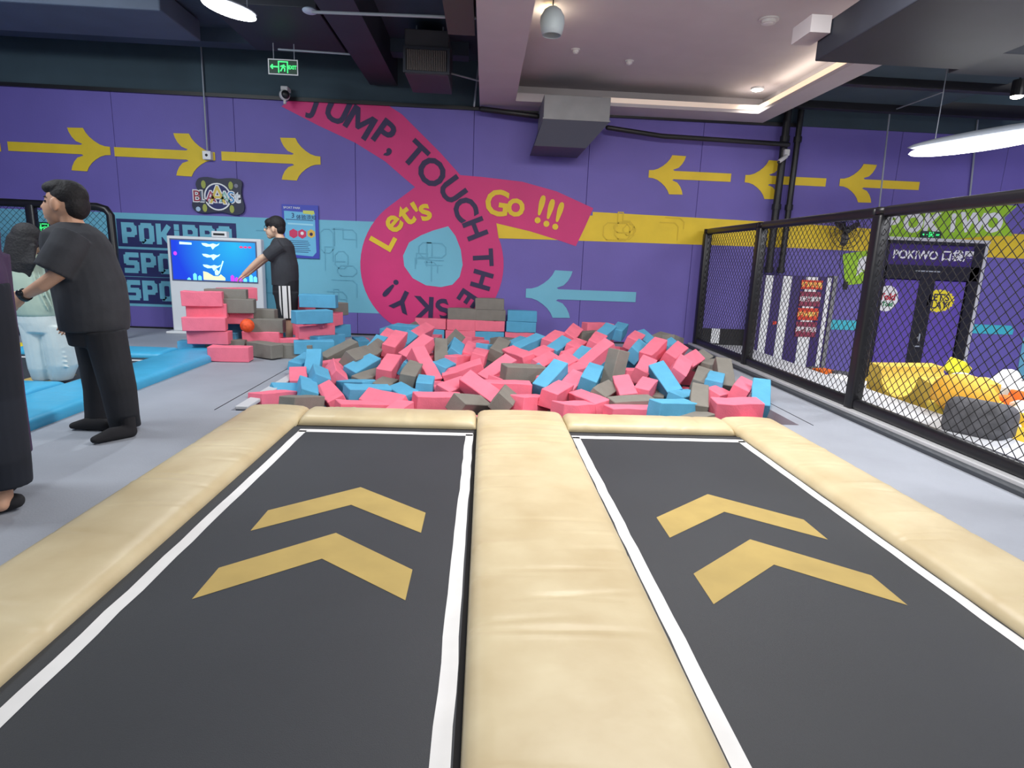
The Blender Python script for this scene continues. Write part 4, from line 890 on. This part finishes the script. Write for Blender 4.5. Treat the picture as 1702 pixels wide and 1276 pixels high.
posn = ['just right of the notice board foot','behind the fence post, beside a white one','low beside the third fence post','tucked behind the third fence post','by the foot of the notice board','at the right frame edge below the lattice','at the right frame edge near the lattice','below the white bolster','large one at the right frame edge','between bolster and dark brick cushion','lowest at the right frame edge','lowest by the net at the right','right of the dark brick cushion','low beside the dark brick cushion','upper one at the right frame edge','just touching the dark brick cushion','cut by the right frame edge']
for (n,m_,px,py,Y,s),ps in zip(SB,posn):
    p = ay(px,py,Y); bm = NB(); box(bm,(-s,-s*.7,-s*.6),(s,s*.7,s*.6),s*.25,3)
    bmesh.ops.transform(bm,matrix=Matrix.Translation(p)@Matrix.Rotation(rnd.uniform(0,3),4,'Z')@Matrix.Rotation(rnd.uniform(-.6,.6),4,'Y'),verts=bm.verts)
    soft('soft_block',bm,m_,'%s soft block %s'%(n,ps),'soft block','soft blocks in the sunken area',True)
k_ = 0
for i in range(7):
    for j in range(8):
        s = rnd.uniform(.14,.2); x = 4.55+i*.42+rnd.uniform(-.05,.05); y = 4.3+j*.62+rnd.uniform(-.1,.1)
        if x > 7.3: continue
        n,m_ = rnd.choice((('white',wf),('white',wf),('white',wf),('grey',gf),('yellow',yf),('orange',orf)))
        bm = NB(); box(bm,(-s,-s*.7,-s*.6),(s,s*.7,s*.6),s*.2,2); bmesh.ops.transform(bm,matrix=Matrix.Translation((x,y,-.40+rnd.uniform(0,.08)))@Matrix.Rotation(rnd.uniform(0,3),4,'Z')@Matrix.Rotation(rnd.uniform(-.2,.2),4,'Y'),verts=bm.verts)
        soft('soft_block',bm,m_,'%s soft block in the lower layer of the sunken area behind the net'%n,'soft block','%s soft blocks in the lower layer'%n,True)
# ================================================================ PEOPLE
V = Vector
def hand(bm, wrist, d, palm_n, size=.17, curl=.35, thumb_side=1):
    d = d.normalized(); s, o = frame(d, palm_n); side = o*thumb_side
    pw = size*.24
    tube(bm,[wrist, wrist+d*size*.22, wrist+d*size*.5],[(size*.10,size*.16),(size*.11,size*.23),(size*.09,size*.25)],ref=s,n=12)
    for k_,ln in enumerate((.42,.48,.45,.35)):
        b0 = wrist+d*size*.48+side*(pw*(.75-.5*k_)); d2 = (d-s*curl*.6).normalized(); d3 = (d-s*curl*1.6).normalized()
        p1 = b0+d2*size*ln*.5; p2 = p1+d3*size*ln*.5
        tube(bm,[b0-d*size*.1,b0,p1,p2],[size*.05,size*.052,size*.047,size*.036],n=8)
    b0 = wrist+d*size*.14+side*size*.16; tube(bm,[b0,b0+(d*.6+side*.6).normalized()*size*.2,b0+(d*.9+side*.45).normalized()*size*.36],[size*.065,size*.055,size*.042],n=8)
def W(px,py,Y): return ay(px,py,Y)
def loft(bm, rows_, Y, ppm, ref=Vector((1,0,0)), n=24):
    """rows: (px,py,half width px,half depth m, dY)"""
    pts = [W(px,py,Y+dy) for px,py,hw,hd,dy in rows_]; rad = [(hw/ppm,hd) for px,py,hw,hd,dy in rows_]
    tube(bm, pts, rad, ref=ref, n=n, cap=False, fixed=Vector((0,0,-1)))
# ---- man in black
Ym = 4.15; ppm = 1000/4.15
pt = thing('person','man in black T-shirt, black trousers and socks walking left with a wristwatch','person',(-2.6,4.15,0))
bm = NB()
hc = W(106,340,Ym)
rotp = __import__('mathutils').Euler((0,math.radians(12),0))
ell(bm,hc+V((.02,0,.02)),(.118,.088,.125)); ell(bm,hc+V((-.05,.0,-.035)),(.074,.070,.095)); tube(bm,[hc+V((-.07,0,-.10)),hc+V((0.0,0,-.06))],[.042,.06])
tube(bm,[hc+V((-.118,.0,.005)),hc+V((-.130,0,-.02))],[.010,.016],n=8); ell(bm,hc+V((-.078,0,.035)),(.022,.05,.018)); ell(bm,hc+V((-.112,0,-.062)),(.018,.026,.011)); ell(bm,hc+V((-.108,0,-.085)),(.02,.028,.010)) 
tube(bm,[W(128,385,Ym),W(120,372,Ym),hc+V((.03,0,-.05))],[.075,.066,.062])
ell(bm,hc+V((-.0,-.094,-.005)),(.024,.018,.042)); ell(bm,hc+V((-.005,.088,.0)),(.020,.016,.036))
# torso, arms, legs
tube(bm,[W(160,545,Ym),W(156,490,Ym),W(142,430,Ym),W(128,390,Ym)],[(.11,.12),(.10,.10),(.11,.10),(.08,.08)],ref=V((0,1,0)))
el = W(96,455,3.90); wr = W(40,491,3.93)
tube(bm,[W(124,405,Ym-.10),W(110,428,3.95),el,W(70,474,3.90),wr],[.045,.048,.046,.042,.030],n=14)
hand(bm, wr, W(14,512,3.96)-wr, V((0,-1,.2)), .17, .4, 1)
e2 = W(128,470,4.32); w2 = W(112,520,4.34); tube(bm,[W(124,405,Ym+.10),e2,w2],[.045,.04,.03]); hand(bm,w2,V((-.3,0,-1)),V((0,1,0)),.17,.4)
tube(bm,[W(168,545,4.07),W(190,635,4.08),W(203,690,4.12)],[.065,.045,.03]); tube(bm,[W(156,545,4.25),W(160,635,4.28),W(165,700,4.28)],[.07,.05,.036])
remesh('body',bm,skin_m,pt,.006,3)
bm = NB(); ell(bm,hc+V((-.078,-.052,.015)),(.010,.012,.007)); obj('eye',bm,blackm,pt,True); bm = NB(); ell(bm,hc+V((-.078,.052,.015)),(.010,.012,.007)); obj('eye',bm,blackm,pt,True)
bm = NB(); tube(bm,[hc+V((-.092,-.04,.042)),hc+V((-.062,-.068,.044))],[.004,.003],n=6); obj('eyebrow',bm,hair_m,pt,True)
bm = NB(); ell(bm,hc+V((.04,0,.055)),(.112,.095,.10)); ell(bm,hc+V((.08,0,.0)),(.072,.085,.095)); ell(bm,hc+V((-.03,0,.098)),(.082,.08,.048)); ell(bm,hc+V((.09,0,-.03)),(.045,.06,.055)); ell(bm,hc+V((.0,0,.10)),(.10,.085,.055))
for i in range(0):
    a = random.uniform(-1.2,1.2); b_ = random.uniform(1.3,PI); q_ = hc+V((.02-.11*math.cos(b_),.07*math.sin(a),.09+.06*math.sin(b_))); tube(bm,[q_,q_+V((-.02,random.uniform(-.02,.02),.008))],[.018,.008],n=6)
remesh('hair',bm,hair_m,pt,.006,3)
bm = NB()
loft(bm,[(122,370,18,.085,0),(122,378,30,.14,0),(122,388,41,.185,0),(127,405,47,.20,0),(134,430,50,.20,0),(146,465,53,.20,0),(153,500,52,.20,0),(157,530,50,.205,0),(158,548,48,.20,0)],Ym,ppm)
tube(bm,[W(122,393,Ym-.13),W(108,418,3.96),W(87,452,3.91)],[.105,.108,.105],ref=V((0,1,0)),n=18,cap=False); tube(bm,[W(126,393,Ym+.13),W(124,420,4.3),W(124,452,4.32)],[.10,.10,.09],n=18,cap=False)
remesh('shirt',bm,tee,pt,.009,5)
bm = NB()
loft(bm,[(160,535,42,.175,0),(160,555,40,.175,0),(162,572,38,.165,0)],Ym,ppm)
tube(bm,[W(174,550,4.07),W(186,600,4.07),W(197,645,4.07),W(205,690,4.10),az(209,710,.015)],[(.125,.12),(.115,.11),(.11,.10),(.10,.09),(.10,.09)],ref=V((1,0,0)),n=20,cap=False,fixed=V((.12,0,-1)))
tube(bm,[W(152,550,4.25),W(158,600,4.28),W(162,645,4.28),W(163,685,4.28),W(163,711,4.28)],[(.12,.11),(.10,.10),(.085,.09),(.08,.085),(.08,.085)],ref=V((1,0,0)),n=20,cap=False,fixed=V((0,0,-1)))
remesh('trousers',bm,trs,pt,.009,4)
for (h_,t_,nm) in ((az(218,716,.04),az(157,731,.03),'near'),(az(175,706,.04),az(122,707,.03),'far')):
    bm = NB(); mid = (h_*.45+t_*.55)+V((0,0,.012)); tube(bm,[h_,mid,t_],[(.045,.04),(.045,.042),(.024,.034)],ref=V((0,0,1)),n=14); 
    if nm == 'near': tube(bm,[h_+V((-.01,0,0)),h_+V((-.015,0,.13))],[.042,.045],n=12)
    remesh('sock',bm,sock,pt,.007,2)
bm = NB(); d = (W(14,512,3.96)-el).normalized(); tube(bm,[wr-d*.02,wr+d*.012],[.041,.039],n=16,cap=False); obj('watch_strap',bm,blackm,pt,True)
bm = NB(); ell(bm,wr+V((0,-.036,.014)),(.024,.012,.024)); obj('watch_face',bm,mat('dark watch glass',(30,34,40),.2),pt,True)
# ---- boy
Yb = 8.2; ppb = 1000/8.2
bt = thing('person','boy in black T-shirt and striped black shorts reaching at the screen','person',(-2.62,8.2,0))
hc = W(456,379,Yb); bm = NB()
ell(bm,hc+V((.02,0,.015)),(.105,.085,.12)); ell(bm,hc+V((-.035,0,-.045)),(.075,.065,.08)); tube(bm,[hc+V((-.120,0,-.01)),hc+V((-.122,0,-.03))],[.012,.018],n=8); ell(bm,hc+V((-.092,0,-.072)),(.02,.026,.012)); tube(bm,[hc+V((-.06,0,-.10)),hc+V((.0,0,-.05))],[.04,.055])
ell(bm,hc+V((.015,-.086,-.015)),(.024,.016,.04)); ell(bm,hc+V((.015,.086,-.015)),(.024,.016,.04))
tube(bm,[W(468,402,Yb),W(465,393,Yb),hc+V((.04,0,-.05))],[.062,.055,.052])
tube(bm,[W(474,480,Yb),W(474,450,Yb),W(472,425,Yb),W(467,405,Yb)],[(.10,.11),(.09,.09),(.10,.10),(.07,.07)],ref=V((0,1,0)))
el = W(434,429,Yb-.14); wr = W(405,456,Yb-.12); hd = W(392,467,Yb-.10)
tube(bm,[W(467,410,Yb-.09),W(450,422,Yb-.14),el,W(419,443,Yb-.13),wr],[.04,.042,.043,.038,.027]); hand(bm,wr,hd-wr,V((0,-.3,1)),.15,.35,-1)
e2 = W(438,433,Yb+.16); w2 = W(410,457,Yb+.1); tube(bm,[W(467,410,Yb+.09),e2,w2],[.05,.04,.028]); hand(bm,w2,w2-e2,V((0,0,1)),.14,.4)
for s in (-1,1):
    f = W(479,540,Yb+s*.09); fz = V((f.x+.01,f.y,.05)); tube(bm,[W(474,478,Yb+s*.08),V((f.x,f.y,.48)),V((f.x+.01,f.y,.28)),fz],[.08,.06,.055,.04]); tube(bm,[fz+V((.04,0,-.01)),fz+V((-.14,0,-.025))],[.035,.024])
remesh('body',bm,skin2,bt,.006,3)
bm = NB(); ell(bm,hc+V((.03,0,.055)),(.115,.10,.105)); ell(bm,hc+V((-.035,0,.07)),(.082,.088,.058)); ell(bm,hc+V((.07,0,.0)),(.07,.08,.09)); ell(bm,hc+V((-.075,0,.045)),(.034,.072,.042)); remesh('hair',bm,hair_m,bt,.006,2)
bm = NB(); 
for s in (-1,1):
    c_ = hc+V((-.085,s*.06,.005)); cs = [c_+V((-.024*math.cos(a*PI/6)*.8,s*.012*math.cos(a*PI/6),.022*math.sin(a*PI/6))) for a in range(13)]; tube(bm,cs,[.0035]*13,n=5,cap=False); tube(bm,[c_+V((.02,s*.01,.005)),hc+V((.01,s*.09,.0))],[.003,.003],n=5)
obj('glasses',bm,blackm,bt)
bm = NB(); ell(bm,hc+V((-.088,-.048,.003)),(.007,.01,.006)); obj('eye',bm,blackm,bt,True); bm = NB(); ell(bm,hc+V((-.088,.048,.003)),(.007,.01,.006)); obj('eye',bm,blackm,bt,True)
bm = NB(); loft(bm,[(466,395,9,.07,0),(468,400,14,.14,0),(469,408,18,.18,0),(470,420,19,.175,0),(473,440,21,.17,0),(474,458,21,.17,0),(474,474,20.5,.17,0)],Yb,ppb)
tube(bm,[W(469,408,Yb-.12),W(456,417,Yb-.14),W(444,427,Yb-.145)],[.095,.09,.08],n=16,cap=False); tube(bm,[W(469,408,Yb+.12),W(458,420,Yb+.18),W(448,430,Yb+.2)],[.09,.085,.08],n=16,cap=False)
remesh('shirt',bm,tee,bt,.008,4)
bm = NB(); loft(bm,[(475,464,20,.165,0),(475,478,20,.17,0),(475,490,20,.165,0)],Yb,ppb)
for s in (-1,1): tube(bm,[W(475,485,Yb+s*.09),W(477,505,Yb+s*.09),W(478,530,Yb+s*.095)],[(.165,.09),(.145,.09),(.125,.09)],ref=V((1,0,0)),n=18,cap=False,fixed=V((0,0,-1)))
remesh('shorts',bm,trs,bt,.008,3)
for i,(x0,x1) in enumerate(((463,466),(468.5,476),(478.5,482))):
    bm = NB(); N=10; rw = []
    for j in range(N+1):
        f = j/N; py = 475+f*54; sh = 3*f
        row_ = []
        for xx in (x0,(x0+x1)/2,x1):
            cxp = 475+3*f; hw = 20-4*f; dd = min(.95,abs((xx+sh-cxp)/hw)); yy = Yb-.09*(1-0)-.09*math.sqrt(1-dd*dd)-.012
            row_.append(bm.verts.new(W(xx+sh,py,yy)))
        rw.append(row_)
    for a_,b_ in zip(rw,rw[1:]):
        for j in range(2): bm.faces.new((a_[j],a_[j+1],b_[j+1],b_[j]))
    obj('side_stripe',bm,mat('white stripe cloth',(220,220,220),.8,.2 if i==1 else .0,30),bt)
# ---- long haired person in pale green
Yw = 5.55; ppw = 1000/5.55
wt = thing('person','person with long black hair, pale green shirt and wide white trousers, back turned','person',(-4.0,5.55,.09))
hc = W(46,398,Yw); bm = NB()
ell(bm,hc+V((0,.02,0)),(.085,.10,.12)); ell(bm,hc+V((.02,.06,-.04)),(.06,.06,.075)); tube(bm,[hc+V((.03,.12,-.01)),hc+V((.03,.135,-.03))],[.01,.016],n=8); tube(bm,[hc+V((0,0,-.2)),hc+V((0,0,-.08))],[.055,.05])
tube(bm,[W(68,530,Yw),W(62,490,Yw),W(52,455,Yw),W(45,435,Yw)],[(.10,.14),(.09,.12),(.10,.14),(.08,.12)],ref=V((0,1,0)))
for s in (-1,1):
    sh = W(45,437,Yw)+V((s*.17,0,0)); e_ = sh+V((s*.05,.05,-.25)); w_ = e_+V((-s*.08,.2,-.02)); tube(bm,[sh,e_,w_],[.05,.038,.026]); hand(bm,w_,V((-s*.3,1,.1)),V((0,0,1)),.15,.4,-s)
    hp = W(68,530,Yw)+V((s*.09,0,0)); ft = V((hp.x+.03,Yw,.16)); tube(bm,[hp,(hp+ft)/2,ft],[.08,.055,.035]); tube(bm,[ft+V((0,-.03,-.035)),ft+V((0,.13,-.045))],[.03,.025])
remesh('body',bm,skin2,wt,.007,3)
bm = NB(); ell(bm,hc+V((0,-.01,.025)),(.115,.105,.12)); tube(bm,[hc+V((-.01,-.05,.0)),hc+V((-.03,-.08,-.14)),hc+V((-.02,-.10,-.26)),hc+V((.0,-.10,-.36))],[(.125,.07),(.13,.06),(.12,.05),(.06,.025)],ref=V((1,0,0)),n=18)
for i in range(14):
    x_ = -.11+.017*i; tube(bm,[hc+V((x_,-.09,-.05)),hc+V((x_*1.1,-.13,-.2)),hc+V((x_*.6+random.uniform(-.01,.01),-.12,-.33+random.uniform(-.03,.03)))],[.016,.018,.012],n=6)
remesh('hair',bm,hair_m,wt,.007,5)
bm = NB(); tube(bm,[hc+V((.075,.05,-.07)),hc+V((.10,.07,-.12))],[(.03,.05),(.025,.045)],n=12); obj('face_mask',bm,white,wt,True)
bm = NB(); loft(bm,[(42,421,14,.08,0),(40,427,32,.11,0),(40,437,37,.14,0),(46,460,41,.15,0),(54,485,43,.155,0),(62,505,42,.155,0),(68,521,36,.15,0),(68,525,34,.14,0)],Yw,ppw)
for s in (-1,1):
    sh = W(45,437,Yw)+V((s*.15,0,-.01)); tube(bm,[sh,sh+V((s*.07,.04,-.2)),sh+V((s*.04,.12,-.26))],[.08,.085,.07],n=16,cap=False)
for i in range(6):
    q_ = W(35+i*9,450,Yw-.125); tube(bm,[q_,q_+V((.04,0,-.18)),q_+V((.10,0,-.34))],[.006,.014,.006],n=6)
remesh('shirt',bm,sage,wt,.009,4)
bm = NB(); loft(bm,[(68,518,34,.14,0),(72,535,36,.145,0),(78,550,35,.14,0)],Yw,ppw)
tube(bm,[W(60,540,Yw),W(68,580,Yw),W(73,610,Yw),W(75,630,Yw)],[(.13,.12),(.12,.12),(.115,.12),(.09,.10)],ref=V((1,0,0)),n=18,cap=False,fixed=V((0,0,-1)))
tube(bm,[W(92,540,Yw),W(100,575,Yw),W(105,605,Yw),W(103,630,Yw)],[(.13,.12),(.13,.13),(.12,.13),(.08,.10)],ref=V((1,0,0)),n=18,cap=False,fixed=V((0,0,-1)))
for i in range(7):
    q_ = W(88+i*3,560+i*8,Yw-.095); tube(bm,[q_+V((-.05,0,.03)),q_,q_+V((.05,0,-.01))],[.006,.014,.005],n=6)
remesh('trousers',bm,whitecl,wt,.008,2)
# ---- person at the left edge
Yl = 2.95; ppl = 1000/2.95
lt = thing('person','person at the left frame edge, only dark trousers, purple coat and black slipper showing','person',(-2.45,2.95,0))
bm = NB(); hx = W(-62,470,Yl).x; hc = V((hx-.03,Yl,1.53))
ell(bm,hc,(.095,.08,.12)); ell(bm,hc+V((.03,0,-.05)),(.07,.06,.075)); tube(bm,[hc+V((.098,0,-.0)),hc+V((.115,0,-.02))],[.01,.016],n=8); tube(bm,[hc+V((0,0,-.2)),hc+V((0,0,-.08))],[.058,.052])
tube(bm,[V((hx,Yl,.85)),V((hx,Yl,1.1)),V((hx-.02,Yl,1.33))],[(.12,.15),(.11,.13),(.10,.16)],ref=V((1,0,0)))
for s in (-1,1):
    sh = V((hx-.02,Yl+s*.18,1.33)); e_ = sh+V((-.04,s*.04,-.28)); w_ = e_+V((.02,0,-.24)); tube(bm,[sh,e_,w_],[.052,.04,.027]); hand(bm,w_,V((.05,0,-1)),V((s*-1,0,0)),.16,.4,1)
ank = az(8,822,.09); toe = az(18,842,.035); 
tube(bm,[V((hx+.02,Yl-.02,.85)),V((hx+.07,Yl-.02,.45)),ank],[.075,.055,.034]); tube(bm,[ank,ank+V((.0,-.03,-.04))],[.036,.034]); tube(bm,[V((hx,Yl+.1,.85)),V((hx-.05,Yl+.1,.45)),V((hx-.1,Yl+.12,.09))],[.085,.06,.036])
remesh('body',bm,skin_m,lt,.007,3)
bm = NB(); ell(bm,hc+V((-.02,0,.03)),(.105,.095,.11)); ell(bm,hc+V((-.05,0,-.03)),(.07,.08,.11)); remesh('hair',bm,hair_m,lt,.008,2)
bm = NB(); tube(bm,[W(-52,470,Yl),W(-36,560,Yl),W(-22,660,Yl),W(-8,760,ank.y+.01),W(-4,805,ank.y+.01)],[(.15,.15),(.155,.14),(.15,.13),(.145,.12),(.145,.12)],ref=V((1,0,0)),n=22,cap=False,fixed=V((0,0,-1))); tube(bm,[V((hx,Yl+.1,.9)),V((hx-.1,Yl+.12,.1))],[.11,.11],n=16,cap=False); remesh('trousers',bm,navycl,lt,.009,3)
bm = NB(); tube(bm,[W(-52,420,Yl+.1),W(-46,470,Yl+.12),W(-32,560,Yl+.16),W(-14,660,Yl+.18),W(2,752,Yl+.18)],[(.15,.16),(.155,.15),(.16,.13),(.155,.10),(.15,.09)],ref=V((1,0,0)),n=22,cap=False,fixed=V((0,0,-1)))
tube(bm,[V((hx,Yl,.95)),V((hx,Yl,1.15)),V((hx-.02,Yl,1.36))],[(.16,.19),(.15,.19),(.12,.19)],ref=V((1,0,0)),n=22,cap=False,fixed=V((0,0,1)))
for s in (-1,1):
    sh = V((hx-.02,Yl+s*.17,1.34)); e_ = sh+V((-.04,s*.05,-.28)); tube(bm,[sh,e_,e_+V((.02,0,-.2))],[.075,.065,.055],n=16,cap=False)
remesh('coat',bm,plum,lt,.009,3)
bm = NB(); hl = az(-22,838,.045); tube(bm,[hl,(hl+az(26,832,.05))/2,az(28,832,.045)],[(.045,.045),(.05,.052),(.035,.05)],ref=V((0,0,1)),n=14); remesh('slipper',bm,sock,lt,.007,2)
bm = NB(); tube(bm,[V((hx-.16,Yl+.14,.045)),V((hx-.0,Yl+.10,.04))],[(.045,.045),(.03,.045)],n=14); remesh('slipper',bm,sock,lt,.008,2)
print('foam blocks', cnt[0])
